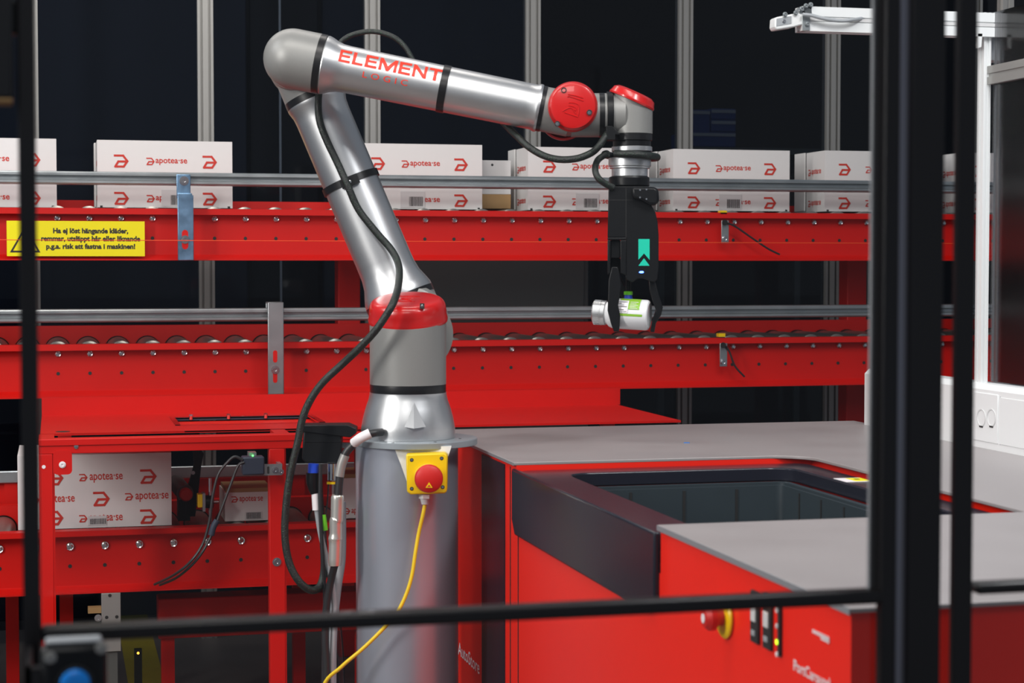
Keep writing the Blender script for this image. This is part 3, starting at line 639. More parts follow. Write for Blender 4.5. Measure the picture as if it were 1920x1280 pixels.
f.m('gloss').box((XL + .0030, 3.91, 0), (XL + .0062, 4.13, ZT - .014)); f.build('dark_stripes', port)  # thin dark lines and one wide glossy black stripe
# lettering on the left side
f = MB(); xs0 = XL + .0045
def PXx(px, py, xx):
    d = (xx - EYE.x) / (P(px, py, 1) - EYE).x; return P(px, py, d)
a = PXx(859, 1226, xs0); b = PXx(899, 1258, xs0)
put_text(f, 'AutoStore', (xs0, a.y, a.z), -Yv, Z, width=abs(a.y - b.y), height=.032, bold=.008, key='letterw')
f.build('lettering', port)
f = MB(); a = PXx(1488, 1256, xs0); b = PXx(1556, 1288, xs0)
put_text(f, 'PortCarousel', (xs0, a.y, a.z), -Yv, Z, width=abs(a.y - b.y), height=.015, bold=.015, key='letterw'); f.build('lettering', port)
f = MB(); f.m('letterw')
for y0_, x0_, x1_ in ((1180, 1524, 1556), (1193, 1540, 1556)):
    a = PXx(x0_, y0_ - 6, xs0); b = PXx(x1_, y0_ + 8, xs0); n = 7 if x0_ < 1530 else 4
    for k in range(n):
        ya = a.y + (b.y - a.y) * k / n; yb_ = a.y + (b.y - a.y) * (k + .75) / n; f.box((xs0 - .0006, yb_, a.z - .008), (xs0, ya, a.z - .0035))
f.build('caption', port)
# emergency stop on the side
c = PXx(1360, 1157, XL + .004); f = MB(); f.m('yplastic').lathe([(0, .004), (.0, .005), (.028, .005), (.031, .0025), (.031, 0), (0, 0)], c, -X, 32); eb = f.build('stop_ring', port); eb['label'] = 'yellow ring round the red stop knob'
f = MB(); f.m('redbtn').lathe([(.012, .004), (.012, .013), (.018, .017), (.0185, .026), (.013, .033), (0, .034)], c, -X, 32); f.m('letterw').lathe([(.007, .0341), (.007, .0348), (0, .0348)], c, -X, 16); eb = f.build('stop_knob', port); eb['label'] = 'red emergency stop knob'
for (x0_, x1_, y0_, y1_) in ((1405, 1419, 1108, 1205), (1428, 1443, 1112, 1217)):
    a = PXx(x0_, y0_, XL); b = PXx(x1_, y1_, XL); f = MB(); zb_ = PXx((x0_ + x1_) / 2, y1_, XL).z; zt_ = PXx((x0_ + x1_) / 2, y0_, XL).z
    ya, yb_ = PXx(x0_, 1150, XL).y, PXx(x1_, 1150, XL).y
    f.m('ink').box((XL + .001, yb_, zb_), (XL + .007, ya, zt_)); f.m('label').box((XL - .001, yb_ + .006, zb_ + .03), (XL + .001, ya - .006, zb_ + .052)); f.m('gcable').box((XL - .001, yb_ + .008, zb_ + .010), (XL + .001, ya - .008, zb_ + .018))
    f.build('rocker_switch', port, bevel=.001)
f = MB(); ya, yb_ = PXx(1456, 1150, XL).y, PXx(1460, 1150, XL).y; f.m('ink').box((XL + .001, yb_, PXx(1458, 1230, XL).z), (XL + .007, ya, PXx(1458, 1138, XL).z)); f.build('indicator_strip', port)
for py, k in ((1144, 'label'), (1173, 'label'), (1203, 'ledy'), (1226, 'letterw')):
    f = MB(); f.m(k).lathe([(0, .006), (.0035, .005), (.0045, 0)], PXx(1462, py, XL + .005), -X, 12); f.build('indicator_light', port)
f = MB(); f.m('ledo').lathe([(0, .006), (.0045, .005), (.005, 0)], PXx(1439, 1132, XL - .001), -X, 12); f.build('indicator_light', port)
# bin in the opening
bx0, bx1, by0, by1, bz1 = 1.045, XO - .085, YO0 + .075, YO1 - .105, ZT - .05
bn = thing('storage_bin', ((bx0 + bx1) / 2, (by0 + by1) / 2, .5), 'slate grey ribbed plastic bin sunk in the black-rimmed opening', 'bin')
f = MB(); f.m('bin').frame(rrect(bx0, by0, bx1, by1, .02), rrect(bx0 + .015, by0 + .015, bx1 - .015, by1 - .015, .015), .5, bz1)
f.box((bx0 + .012, by0 + .012, .5), (bx1 - .012, by1 - .012, .51))
nx = 4; ny = 7
for k in range(1, nx):
    x = bx0 + (bx1 - bx0) * k / nx; f.m('ink').box((x - .003, by1 - .0165, .51), (x + .003, by1 - .0145, bz1 - .006))
for k in range(1, ny):
    y = by0 + (by1 - by0) * k / ny; f.m('ink').box((bx1 - .0165, y - .003, .51), (bx1 - .0145, y + .003, bz1 - .006))
f.build('tub', bn)
f = MB(); f.m('bin').frame(rrect(bx0 - .004, by0 - .004, bx1 + .004, by1 + .004, .024), rrect(bx0 + .01, by0 + .01, bx1 - .01, by1 - .01, .016), bz1, bz1 + .006); f.build('rim', bn)
f = MB(); c = PZ(1604, 900, ZT - .016); f.m('letterw').box((c.x - .035, c.y - .035, ZT - .0155), (c.x + .022, c.y + .03, ZT - .0145)); f.m('yellow').box((c.x - .012, c.y - .028, ZT - .0145), (c.x + .02, c.y + .022, ZT - .0139)); f.m('ink').box((c.x - .002, c.y - .006, ZT - .0139), (c.x + .008, c.y + .006, ZT - .0136))
tag(f.build('hazard_sticker', at=(c.x, c.y, ZT - .016)), 'small white and yellow sticker on the black rim of the opening', 'sticker')
f = MB(); c = PZ(1287, 830, ZT); f.m('blue').prism([(-.008, -.004), (.006, -.006), (.009, .003), (-.004, .006)], (c.x, c.y, ZT), X, Yv, Z * .001)
tag(f.build('paper_scrap', at=c), 'tiny scrap of blue tape on the rear grey worktop', 'scrap')
# ================================================================== PEDESTAL
D0 = 4.2; S0 = D0 / FPX
def zz(py, d=D0): return P(765, py, d).z
pc = P(763, 900, D0); pc = Vector((pc.x, pc.y, 0))
ped = thing('robot_pedestal', pc, 'round grey steel column carrying the robot arm', 'pedestal')
zpl0, zpl1 = zz(832), zz(820)
f = MB(); f.m('pole').lathe([(0, .012), (96 * S0, .012), (96 * S0, zpl0 - .0005), (0, zpl0 - .0005)], pc, Z, 96); f.build('column', ped)
f = MB(); f.m('greybox').lathe([(0, 0), (.16, 0), (.16, .012), (0, .012)], pc, Z, 64); f.build('foot_plate', ped)
pt = P(780, 820, D0); pt = Vector((pt.x, pt.y, 0))
f = MB(); R0 = 115 * S0; f.m('plate').lathe([(0, zpl0), (R0 - .001, zpl0), (R0, zpl0 + .001), (R0, zpl1 - .0015), (R0 - .0015, zpl1), (0, zpl1)], pt, Z, 96)
for a in range(0, 360, 45):
    q = pc + Vector((math.cos(math.radians(a + 20)), math.sin(math.radians(a + 20)), 0)) * (102 * S0); q.z = zpl1; f.m('ink').lathe([(0, .0006), (.0035, .0006), (.0035, 0)], q, Z, 10)
f.build('top_plate', ped)
# ================================================================== ROBOT
rob = thing('industrial_robot', (P(765, 820, D0).x, P(765, 820, D0).y, zpl1), 'silver and grey six-axis robot arm with red joint caps on the pedestal', 'robot')
bc = P(765, 700, D0); bc = Vector((bc.x, bc.y, 0)); k = S0
f = MB(); prof = [(0, zpl1 + .0005), (88 * k, zpl1 + .0005), (88 * k, zz(803)), (87 * k, zz(795)), (84 * k, zz(780)), (79 * k, zz(762)), (74 * k, zz(748)), (72 * k, zz(738)), (72 * k, zz(735)), (0, zz(735))]
f.m('silver').lathe(prof, bc, Z, 96); f.build('base', rob)
# raised fin on the base, facing the viewer
f = MB(); nf = Vector((-FW.x, -FW.y, 0)).normalized(); rt = RT
def bp(px, py, off=0): return P(px, py, D0) + nf * off
tip = bp(780, 748, 71.5 * k); bl = bp(763, 793, 83 * k); br = bp(802, 793, 80 * k); mid = bp(781, 795, 93 * k); mt = bp(780, 756, 76 * k); bk = bp(781, 775, 55 * k)
V = [f.bm.verts.new(v) for v in (tip, bl, br, mid, mt, bk)]; f.m('fin')
for q in ((0, 1, 4), (0, 4, 2), (1, 3, 4), (4, 3, 2), (1, 5, 3), (3, 5, 2), (0, 5, 1), (0, 2, 5)): f._f([V[i] for i in q])
f.build('base_fin', rob)
f = MB(); f.m('ring').lathe([(0, zz(735)), (71 * k, zz(735)), (71.3 * k, zz(733)), (71.3 * k, zz(722)), (71 * k, zz(720)), (0, zz(720))], bc, Z, 96); f.build('seal_ring', rob)
cn = (Z * math.cos(math.radians(13)) + nf * math.sin(math.radians(13)) - RT * .02).normalized()
cc = P(765, 600, D0)
f = MB(); f.m('cast')
# shoulder housing: vertical barrel cut by the sloping cap plane
seg = 96; lo = []; hi = []
for i in range(seg):
    a = 2 * math.pi * i / seg; dr = Vector((math.cos(a), math.sin(a), 0)) * 71.5 * k
    z_top = cc.z - (dr.dot(cn)) / cn.z
    lo.append(f.bm.verts.new(bc + dr + Z * zz(719.5))); hi.append(f.bm.verts.new(bc + dr + Z * (z_top + .001)))
for i in range(seg): f._f([lo[i], lo[(i + 1) % seg], hi[(i + 1) % seg], hi[i]])
f._f(lo[::-1]); f._f(hi)
D1 = 4.40
f.lathe([(0, -.07), (62 * k, -.07), (62 * k, 0), (74 * k, 0), (74 * k, .03), (0, .03)], P(777, 626, D0 + .075), P(777, 622, 5) - P(777, 622, 4), 64)
f.build('shoulder_housing', rob)
f = MB(); f.m('redcap').lathe([(70 * k, -.003), (74 * k, -.002), (74.6 * k, .001), (74.5 * k, .006), (73.2 * k, .011), (72.4 * k, 20 * k), (71.5 * k, 27 * k), (70 * k, 31.5 * k), (67.5 * k, 35.5 * k), (64.5 * k, 38.3 * k), (61 * k, 40 * k), (57 * k, 40.8 * k), (40 * k, 41 * k), (0, 41 * k)], cc, cn, 96)
# cap screw notch
u_ = (RT - cn * RT.dot(cn)).normalized(); v_ = cn.cross(u_)
cap = f.build('joint_cap', rob); cap['label'] = 'red plastic cap on the shoulder joint'
def strokes(f, lines, o, ux, uy, n, wd, r=.0009, key='redcap'):
    f.m(key)
    for ln in lines: f.tube([o + ux * a_ + uy * b_ + n * .0002 for a_, b_ in ln], r, 6, 4)
UL = [[(-.62, .78), (-.45, .86), (.98, .58)], [(-.62, 1.05), (.2, 1.0), (.9, .86)], [(-.45, .2), (-.36, .28), (.26, .26), (.6, .0), (.6, -.92)], [(-.42, -.04), (.2, -.13), (.3, -.44), (-.26, -.22)], [(-1, -.66), (-.22, -.22), (.34, -.78)], [(-.8, -.75), (.62, -1.06)]]
f = MB(); strokes(f, [[(a_, b_) for a_, b_ in l] for l in [[(x * .030, y * .026) for x, y in l] for l in UL]], cc + cn * (41 * k), u_, v_, cn, 1); f.build('embossed_mark', cap)
f = MB(); q = P(795, 572, D0) + nf * (71 * k); f.m('ink').obox(q + Z * -.000, RT * .005, nf * .003, Z * .006); f.m('chrome').lathe([(0, .002), (.003, .001), (.003, 0)], q + nf * .0025, nf, 10); f.build('cap_screw', cap)
# ---- upper arm at depth D1
def axispt(y): return P(640 + .422 * (y - 300), y, D1)
k1 = D1 / FPX
A0, A1 = axispt(606), axispt(118); ax = (A1 - A0).normalized(); L1 = (A1 - A0).length
f = MB(); f.m('cast'); dpt = (P(777, 622, 5) - P(777, 622, 4)).normalized()
f.lathe([(0, -.070), (60 * k1, -.070), (66 * k1, -.066), (72 * k1, -.05), (72 * k1, .07), (60 * k1, .085), (0, .085)], A0, dpt, 64)
f.lathe([(0, 0), (66 * k1, 0), (66 * k1, 42 * k1), (0, 42 * k1)], A0, ax, 64); f.build('upper_arm_housing', rob)
f = MB(); f.m('ring').lathe([(0, 42 * k1), (66.5 * k1, 42 * k1), (66.5 * k1, 54 * k1), (0, 54 * k1)], A0, ax, 64); f.build('seal_ring', rob)
f = MB(); pr = [(0, 54 * k1), (66 * k1, 54 * k1), (66 * k1, 60 * k1), (62 * k1, 72 * k1), (56 * k1, 88 * k1), (53 * k1, 106 * k1), (52.5 * k1, 125 * k1)]
Lt = L1 / k1
pr += [(52 * k1, (Lt - 110) * k1), (53 * k1, (Lt - 95) * k1), (56 * k1, (Lt - 84) * k1), (57 * k1, (Lt - 80) * k1), (57 * k1, (Lt - 77) * k1), (0, (Lt - 77) * k1)]
f.m('silver').lathe(pr, A0, ax, 96); f.build('upper_arm', rob)
f = MB(); f.m('ring').lathe([(0, (Lt - 77) * k1), (57.5 * k1, (Lt - 77) * k1), (57.5 * k1, (Lt - 64) * k1), (0, (Lt - 64) * k1)], A0, ax, 64); f.build('seal_ring', rob)
D2 = 4.22; k2 = D2 / FPX
def fpt(x): return P(x, 136 + .2126 * (x - 700), D2)
E0 = P(550, 110, D2); fa = (fpt(1068) - E0).normalized()
f = MB(); f.m('cast'); ec = P(556, 122, D1)
f.lathe([(0, (Lt - 64) * k1), (57 * k1, (Lt - 64) * k1), (57 * k1, (Lt - 20) * k1), (40 * k1, (Lt - 5) * k1), (0, (Lt - 2) * k1)], A0, ax, 64)
f.lathe([(0, -.075), (54 * k1, -.075), (54 * k1, .05), (48 * k1, .066), (0, .066)], ec, dpt, 64); f.build('upper_arm_elbow_housing', rob)
f = MB(); f.m('redcap').lathe([(52 * k1, .060), (52 * k1, .075), (44 * k1, .088), (0, .09)], ec, dpt, 64); c_ = f.build('joint_cap', rob); c_['label'] = 'red cap on the rear of the elbow'
# ---- forearm
f = MB(); f.m('cast'); u2 = fa; w2 = dpt; v2 = w2.cross(u2).normalized()
pr = []
for i in range(13): a_ = math.pi / 2 * i / 12; pr.append((56 * k2 * math.sin(a_), -56 * k2 * math.cos(a_)))
ringx = (P(601, 118, D2) - E0).dot(fa)
pr += [(56 * k2, ringx - 6 * k2), (0, ringx - 6 * k2)]
f.lathe(pr, E0, fa, 64); f.lathe([(50 * k2, 0), (50 * k2, .09), (0, .09)], E0, dpt, 64); f.build('elbow_housing', rob)
f = MB(); f.m('ring').lathe([(0, ringx - 6 * k2), (56 * k2, ringx - 6 * k2), (56 * k2, ringx + 6 * k2), (0, ringx + 6 * k2)], E0, fa, 64); f.build('seal_ring', rob)
def fx(px): return (fpt(px) - E0).dot(fa)
f = MB(); r1 = fx(1015)
f.m('silver').lathe([(0, ringx + 6 * k2), (54 * k2, ringx + 6 * k2), (55 * k2, ringx + 9 * k2), (53 * k2, ringx + 16 * k2), (48.5 * k2, ringx + 26 * k2), (45 * k2, ringx + 38 * k2), (44 * k2, ringx + 52 * k2), (42.5 * k2, r1 - 30 * k2), (42.5 * k2, r1 - 14 * k2), (44.5 * k2, r1 - 9 * k2), (45 * k2, r1 - 6 * k2), (44 * k2, r1 - 3 * k2), (0, r1 - 3 * k2)], E0, fa, 96)
fore = f.build('forearm', rob)
f = MB(); b0 = fx(833); f.m('ring').lathe([(42 * k2, b0 - 7 * k2), (44.8 * k2, b0 - 7 * k2), (44.8 * k2, b0 + 7 * k2), (42 * k2, b0 + 7 * k2)], E0, fa, 64); bnd = f.build('tube_band', rob); bnd['label'] = 'black band round the forearm'
# lettering wrapped on the tube
def block_letters(word):       # wide bold capitals as flat polygons, height 1
    vs, fs = [], []; x = 0; v_, h_ = .27, .19
    def q(pts):
        n = len(vs); vs.extend(Vector((p[0], p[1], 0)) for p in pts); fs.append(list(range(n, n + len(pts))))
    for ch in word:
        w_ = {'E': 1.0, 'L': .9, 'T': 1.1, 'N': 1.18, 'M': 1.5}[ch]
        if ch in 'EL': q([(x, 0), (x + v_, 0), (x + v_, 1), (x, 1)]); q([(x + v_, 0), (x + w_, 0), (x + w_, h_), (x + v_, h_)])
        if ch == 'E': q([(x + v_, 1 - h_), (x + w_, 1 - h_), (x + w_, 1), (x + v_, 1)]); q([(x + v_, .5 - h_ / 2), (x + w_ - .06, .5 - h_ / 2), (x + w_ - .06, .5 + h_ / 2), (x + v_, .5 + h_ / 2)])
        if ch == 'T': q([(x, 1 - h_), (x + w_, 1 - h_), (x + w_, 1), (x, 1)]); q([(x + w_ / 2 - v_ / 2, 0), (x + w_ / 2 + v_ / 2, 0), (x + w_ / 2 + v_ / 2, 1 - h_), (x + w_ / 2 - v_ / 2, 1 - h_)])
        if ch == 'N': q([(x, 0), (x + .24, 0), (x + .24, 1), (x, 1)]); q([(x + w_ - .24, 0), (x + w_, 0), (x + w_, 1), (x + w_ - .24, 1)]); q([(x + .24, 1), (x + .24, .66), (x + w_ - .24, 0), (x + w_ - .24, .34)])
        if ch == 'M':
            m_ = x + w_ / 2; q([(x, 0), (x + .24, 0), (x + .24, 1), (x, 1)]); q([(x + w_ - .24, 0), (x + w_, 0), (x + w_, 1), (x + w_ - .24, 1)])
            q([(x + .24, 1), (x + .24, .62), (m_ - .10, 0), (m_, 0), (m_, .40)]); q([(x + w_ - .24, 1), (m_, .40), (m_, 0), (m_ + .10, 0), (x + w_ - .24, .62)])
        x += w_ + .17
    return vs, fs, 0, x - .17, 0, 1
def wrap_text(s_, px0, px1, hpx, up_px, parent, bold, spacing=1.):
    vs, fs, x0, x1, y0, y1 = block_letters(s_) if s_ == 'ELEMENT' else textmesh(s_, bold, spacing)
    bm = bmesh.new(); V = [bm.verts.new((v.x, v.y, 0)) for v in vs]
    for q in fs:
        try: bm.faces.new([V[i] for i in q])
        except ValueError: pass
    for i in range(1, 10):
        bmesh.ops.bisect_plane(bm, geom=bm.verts[:] + bm.edges[:] + bm.faces[:], plane_co=(0, y0 + (y1 - y0) * i / 10, 0), plane_no=(0, 1, 0))
    a_, b_ = fx(px0), fx(px1); sx = (b_ - a_) / (x1 - x0); sy = hpx * k2 / (y1 - y0)
    toward = -dpt; toward = (toward - fa * toward.dot(fa)).normalized(); upv = (fa.cross(toward)) * -1
    if upv.z < 0: upv = -upv
    for v in bm.verts:
        h = (v.co.y - y0) * sy + up_px * k2; xx = a_ + (v.co.x - x0) * sx
        tt = (xx - (ringx + 52 * k2)) / ((r1 - 30 * k2) - (ringx + 52 * k2)); rr = (44 - 1.5 * tt) * k2 if tt > 0 else (44 + max(0, -tt * 16)) * k2
        rr += .0007; ang = math.asin(max(-1, min(1, h / rr))); v.co = E0 + fa * xx + toward * rr * math.cos(ang) + upv * rr * math.sin(ang)
    f = MB(); f.m('letter'); f.bm.free(); f.bm = bm
    for q in bm.faces: q.smooth = True
    return f.build('lettering', parent)
wrap_text('ELEMENT', 637, 827, 24, 6, fore, .03)
wrap_text('LOGIC', 686, 769, 11, -14, fore, 0., 1.6)
# wrist 1
f = MB(); f.m('ring').lathe([(0, r1 - 3 * k2), (43 * k2, r1 - 3 * k2), (43 * k2, r1 + 5 * k2), (0, r1 + 5 * k2)], E0, fa, 64); f.build('seal_ring', rob)
W1 = P(1071, 208, D2); r2 = (W1 - E0).dot(fa)
f = MB(); f.m('cast').lathe([(0, r1 + 5 * k2), (42 * k2, r1 + 5 * k2), (42 * k2, r2), (0, r2)], E0, fa, 64)
f.lathe([(0, -.050), (43 * k2, -.050), (43 * k2, .052), (0, .052)], W1, dpt, 64)
hx = RT; f.lathe([(0, 0), (41 * k2, 0), (41 * k2, 52 * k2), (0, 52 * k2)], P(1071, 216, D2), hx, 64); f.build('wrist_housing', rob)
capn = (-dpt + RT * -.05 + Z * -.02).normalized(); C1 = P(1070.5, 205, D2) - dpt * .050
f = MB(); f.m('redcap').lathe([(43 * k2, -.002), (46 * k2, -.001), (46.5 * k2, .003), (44.5 * k2, .012), (41 * k2, .019), (36 * k2, .021), (0, .0215)], C1, capn, 64); cp = f.build('joint_cap', rob); cp['label'] = 'round red cap on the wrist facing the viewer'
ux_ = (RT - capn * RT.dot(capn)).normalized(); uy_ = Vector((0, 0, 1)); uy_ = (uy_ - capn * uy_.dot(capn)).normalized()
rot = math.radians(-6); ua = ux_ * math.cos(rot) + uy_ * math.sin(rot); ub = -ux_ * math.sin(rot) + uy_ * math.cos(rot)
f = MB(); strokes(f, [[(x * .0225, y * .0225) for x, y in l] for l in UL], C1 + capn * .0213, ua, ub, capn, 1, .0013); f.build('embossed_mark', cp)
for px, py in ((1057, 169), (1045, 232), (1105, 211)):
    f = MB(); q = P(px, py, D2 - .0700); q = P(px, py, (q - EYE).dot(FW)); f.m('ink').lathe([(.0062, -.004), (.0062, .0042), (.0045, .0042), (.0045, .001)], q, capn, 16); f.m('chrome').lathe([(0, .0018), (.0042, .0015), (.0042, -.003)], q, capn, 12); f.build('cap_screw', cp)
f = MB(); f.m('redcap').lathe([(42 * k2, .050), (46 * k2, .051), (45 * k2, .065), (36 * k2, .074), (0, .074)], P(1060, 213, D2), dpt, 64); cp = f.build('joint_cap', rob); cp['label'] = 'red cap on the far side of the wrist'
f = MB(); f.m('ring').lathe([(0, 52 * k2), (41.5 * k2, 52 * k2), (41.5 * k2, 62 * k2), (0, 62 * k2)], P(1071, 216, D2), hx, 64); f.build('seal_ring', rob)
# wrist 2
W2 = P(1185, 216, D2); wx = Vector((W2.x, W2.y, 0))
def z2(py): return P(1185, py, D2).z
n2 = (RT * .40 + Z * .90 - dpt * .05).normalized(); cpl = P(1184, 189, D2)
f = MB(); f.m('cast').lathe([(0, 62 * k2), (41 * k2, 62 * k2), (41 * k2, 100 * k2), (0, 100 * k2)], P(1071, 216, D2), hx, 64); lo = []; hi = []
for i in range(64):
    a_ = 2 * math.pi * i / 64; dr = Vector((math.cos(a_), math.sin(a_), 0)) * 38.5 * k2; pnt = wx + dr; z_top = cpl.z - ((pnt - cpl).x * n2.x + (pnt - cpl).y * n2.y) / n2.z
    lo.append(f.bm.verts.new(pnt + Z * z2(251))); hi.append(f.bm.verts.new(pnt + Z * z_top))
for i in range(64): f._f([lo[i], lo[(i + 1) % 64], hi[(i + 1) % 64], hi[i]])
f._f(lo[::-1]); f._f(hi); f.build('wrist_housing', rob)
f = MB(); f.m('redcap').lathe([(42 * k2, -.002), (45 * k2, -.001), (45.5 * k2, .003), (43.5 * k2, .007), (41 * k2, .016), (34 * k2, .021), (0, .022)], cpl, n2, 64, sx=1, sy=1); cp = f.build('joint_cap', rob); cp['label'] = 'tilted red cap on top of the last wrist joint'
f = MB()
for (a_, b_, r_, key) in ((251, 264, 38, 'ring'), (264, 275, 35.5, 'black'), (275, 284, 38, 'silver'), (284, 300, 36, 'black'), (296, 312, 40, 'silver'), (312, 316, 38, 'silver'), (316, 331, 34, 'silver')):
    q = wx + Vector((0, 0, 0)); f.m(key).lathe([(0, z2(b_)), (r_ * k2 - .001, z2(b_)), (r_ * k2, z2(b_) + .001), (r_ * k2, z2(a_) - .001), (r_ * k2 - .001, z2(a_)), (0, z2(a_))], q - RT * (4 * k2 if a_ > 290 else 0), Z, 64)
f.build('tool_flange', rob)
# cable clamp on wrist
f = MB(); f.m('black').lathe([(41 * k2, 66 * k2), (44 * k2, 66 * k2), (44 * k2, 78 * k2), (41 * k2, 78 * k2)], P(1071, 216, D2), hx, 64)
f.poly3([P(a_, b_, D2 - .058) for a_, b_ in ((1136, 236), (1148, 236), (1163, 252), (1154, 252), (1154, 262), (1138, 262))], dpt * .03); f.build('cable_clamp', rob, bevel=.001)
# strap on the upper arm
f = MB(); sc = axispt(342); f.m('ring').lathe([(53 * k1, -7 * k1), (55.5 * k1, -7 * k1), (55.5 * k1, 6 * k1), (53 * k1, 6 * k1)], sc, ax, 64)
q = P(656, 341, D1 - 57 * k1); f.obox(q, (P(680, 331, D1) - P(640, 347, D1)).normalized() * .022, ax * .010, dpt * .006); f.m('chrome').lathe([(0, .008), (.004, .007), (.004, 0)], q, -dpt, 12); f.build('hose_strap', rob)
# ================================================================== GRIPPER
Dg = D2; kg = Dg / FPX
gr = thing('robot_gripper', P(1182, 331, Dg), 'black two-finger gripper with a teal arrow mark under the robot wrist', 'gripper')
fz = P(1182, 331, Dg)
def gp3(pts, d0, d1): return [P(a_, b_, d0) for a_, b_ in pts], (P(1182, 450, 5) - P(1182, 450, 4)).normalized() * (d1 - d0)
f = MB(); f.m('black').lathe([(0, z2(349)), (38 * k2, z2(349)), (38 * k2, z2(333)), (36 * k2, z2(331)), (0, z2(331))], wx - RT * 5 * k2, Z, 64)
body = [(1141, 349), (1217, 349), (1217, 380), (1222, 386), (1229, 398), (1233, 415), (1235, 440), (1235, 500), (1232, 524), (1226, 529), (1206, 522), (1196, 522), (1186, 529), (1174, 524), (1174, 445), (1139, 445)]
a_, b_ = gp3(body, Dg - .045, Dg + .045); f.poly3(a_, b_)
f.m('black')
for q in ([(1139, 445), (1174, 445), (1174, 450), (1139, 450)], [(1139, 450), (1145, 450), (1145, 512), (1139, 515)], [(1163, 450), (1174, 450), (1174, 516), (1163, 512)]):
    a_, b_ = gp3(q, Dg - .047, Dg + .045); f.poly3(a_, b_)
a_, b_ = gp3([(1145, 450), (1163, 450), (1163, 484), (1145, 484)], Dg - .035, Dg + .04); f.poly3(a_, b_); a_, b_ = gp3([(1145, 484), (1163, 484), (1163, 514), (1145, 514)], Dg + .0, Dg + .04); f.poly3(a_, b_)
gb = f.build('body', gr, bevel=.003)
f = MB(); f.m('black'); a_, b_ = gp3([(1184, 352), (1190, 350), (1228, 350), (1235, 356), (1236, 376), (1231, 384), (1218, 384), (1200, 374), (1186, 372)], Dg - .062, Dg + .02); f.poly3(a_, b_); f.build('motor_cover', gr, bevel=.006)
for px, py in ((1200, 356), (1212, 355), (1200, 370), (1212, 373)):
    f = MB(); f.m('chrome').lathe([(.0022, 0), (.0022, .0008), (.0012, .0008), (.001, .0002), (0, .0002)], P(px, py, Dg - .0622), -dpt, 10); f.build('screw', gr)
f = MB(); f.m('teal')
for q in ([(1197, 448), (1218, 448), (1218, 487), (1207.5, 475), (1197, 487)], [(1207.5, 484), (1218, 498), (1197, 498)]):
    a_, b_ = gp3(q, Dg - .0456, Dg - .045); f.poly3(a_, b_)
e_ = f.build('emblem', gr); e_['label'] = 'teal arrow emblem'
f = MB(); f.m('led').sphere(P(1203, 510, Dg - .045), .006, .002, .0025, seg=16); e_ = f.build('status_light', gr); e_['label'] = 'glowing blue status light'
f = MB(); f.m('ink'); a_, b_ = gp3([(1141, 374.5), (1186, 374.5), (1186, 375.3), (1141, 375.3)], Dg - .0454, Dg - .045); f.poly3(a_, b_); a_, b_ = gp3([(1173.3, 352), (1174.2, 352), (1174.2, 520), (1173.3, 520)], Dg - .0454, Dg - .045); f.poly3(a_, b_); f.build('seam', gr)
def finger(pts, d0, d1):
    f = MB(); a_, b_ = gp3(pts, d0, d1); f.m('black').poly3(a_, b_); return f.build('finger', gr, bevel=.002)
finger([(1147, 500), (1158, 500), (1162, 514), (1165, 535), (1162, 556), (1159, 572), (1163, 592), (1161, 621), (1151, 622), (1145, 605), (1139, 582), (1140, 560), (1141, 525)], Dg - .048, Dg - .020)
finger([(1216, 524), (1228, 526), (1236, 556), (1243, 576), (1240, 590), (1230, 606), (1227, 623), (1219, 622), (1224, 598), (1230, 582), (1224, 566), (1218, 545)], Dg - .03, Dg + .01)
finger([(1150, 520), (1164, 520), (1176, 545), (1176, 558), (1168, 560), (1152, 540)], Dg + .022, Dg + .04)
# bottle
ba = P(1113, 585, Dg + .012); bb = P(1218, 591, Dg - .022); bax = (bb - ba).normalized(); bl_ = (bb - ba).length
bt = thing('pill_bottle', (ba + bb) / 2 - Z * .034, 'white bottle with green label held sideways in the gripper', 'bottle')
rb = 28.5 * kg; f = MB(); f.m('bottle').lathe([(0, bl_ * .22), (20 * kg, bl_ * .22), (21 * kg, bl_ * .25), (26 * kg, bl_ * .30), (rb, bl_ * .37), (rb, bl_ * .95), (rb - .002, bl_ * .985), (rb - .006, bl_), (rb - .008, bl_ - .001), (0, bl_ - .004)], ba, bax, 64); f.build('body', bt)
f = MB(); rr = 23 * kg
f.m('silver').lathe([(0, 0), (rr - .003, 0), (rr, .003), (rr, bl_ * .13), (rr + .0008, bl_ * .135), (rr + .0008, bl_ * .15), (rr, bl_ * .155), (rr, bl_ * .22), (0, bl_ * .22)], ba, bax, 48)
for i in range(40):
    a_ = 2 * math.pi * i / 40; uu = bax.orthogonal().normalized(); vv = bax.cross(uu); f.obox(ba + bax * bl_ * .07 + (uu * math.cos(a_) + vv * math.sin(a_)) * rr, bax * bl_ * .05, (uu * math.cos(a_) + vv * math.sin(a_)) * .0006, (vv * math.cos(a_) - uu * math.sin(a_)) * .0009)
cap_ = f.build('cap', bt); cap_['label'] = 'silver ribbed screw cap'
def band(f, key, t0, t1, h0, h1, off=.0006):   # patch of the label between heights (fractions of r as seen from the front)
    f.m(key); up_ = (Z - bax * Z.dot(bax)).normalized(); fr = -(dpt - bax * dpt.dot(bax)).normalized(); n = 10; rows = []
    a0, a1 = math.asin(h0), math.asin(h1)
    for i in range(n + 1):
        a_ = a0 + (a1 - a0) * i / n; dv = up_ * math.sin(a_) + fr * math.cos(a_); rows.append([f.bm.verts.new(ba + bax * bl_ * tt + dv * (rb + off)) for tt in (t0, t1)])
    for A_, B_ in zip(rows, rows[1:]): f._f([A_[0], A_[1], B_[1], B_[0]])
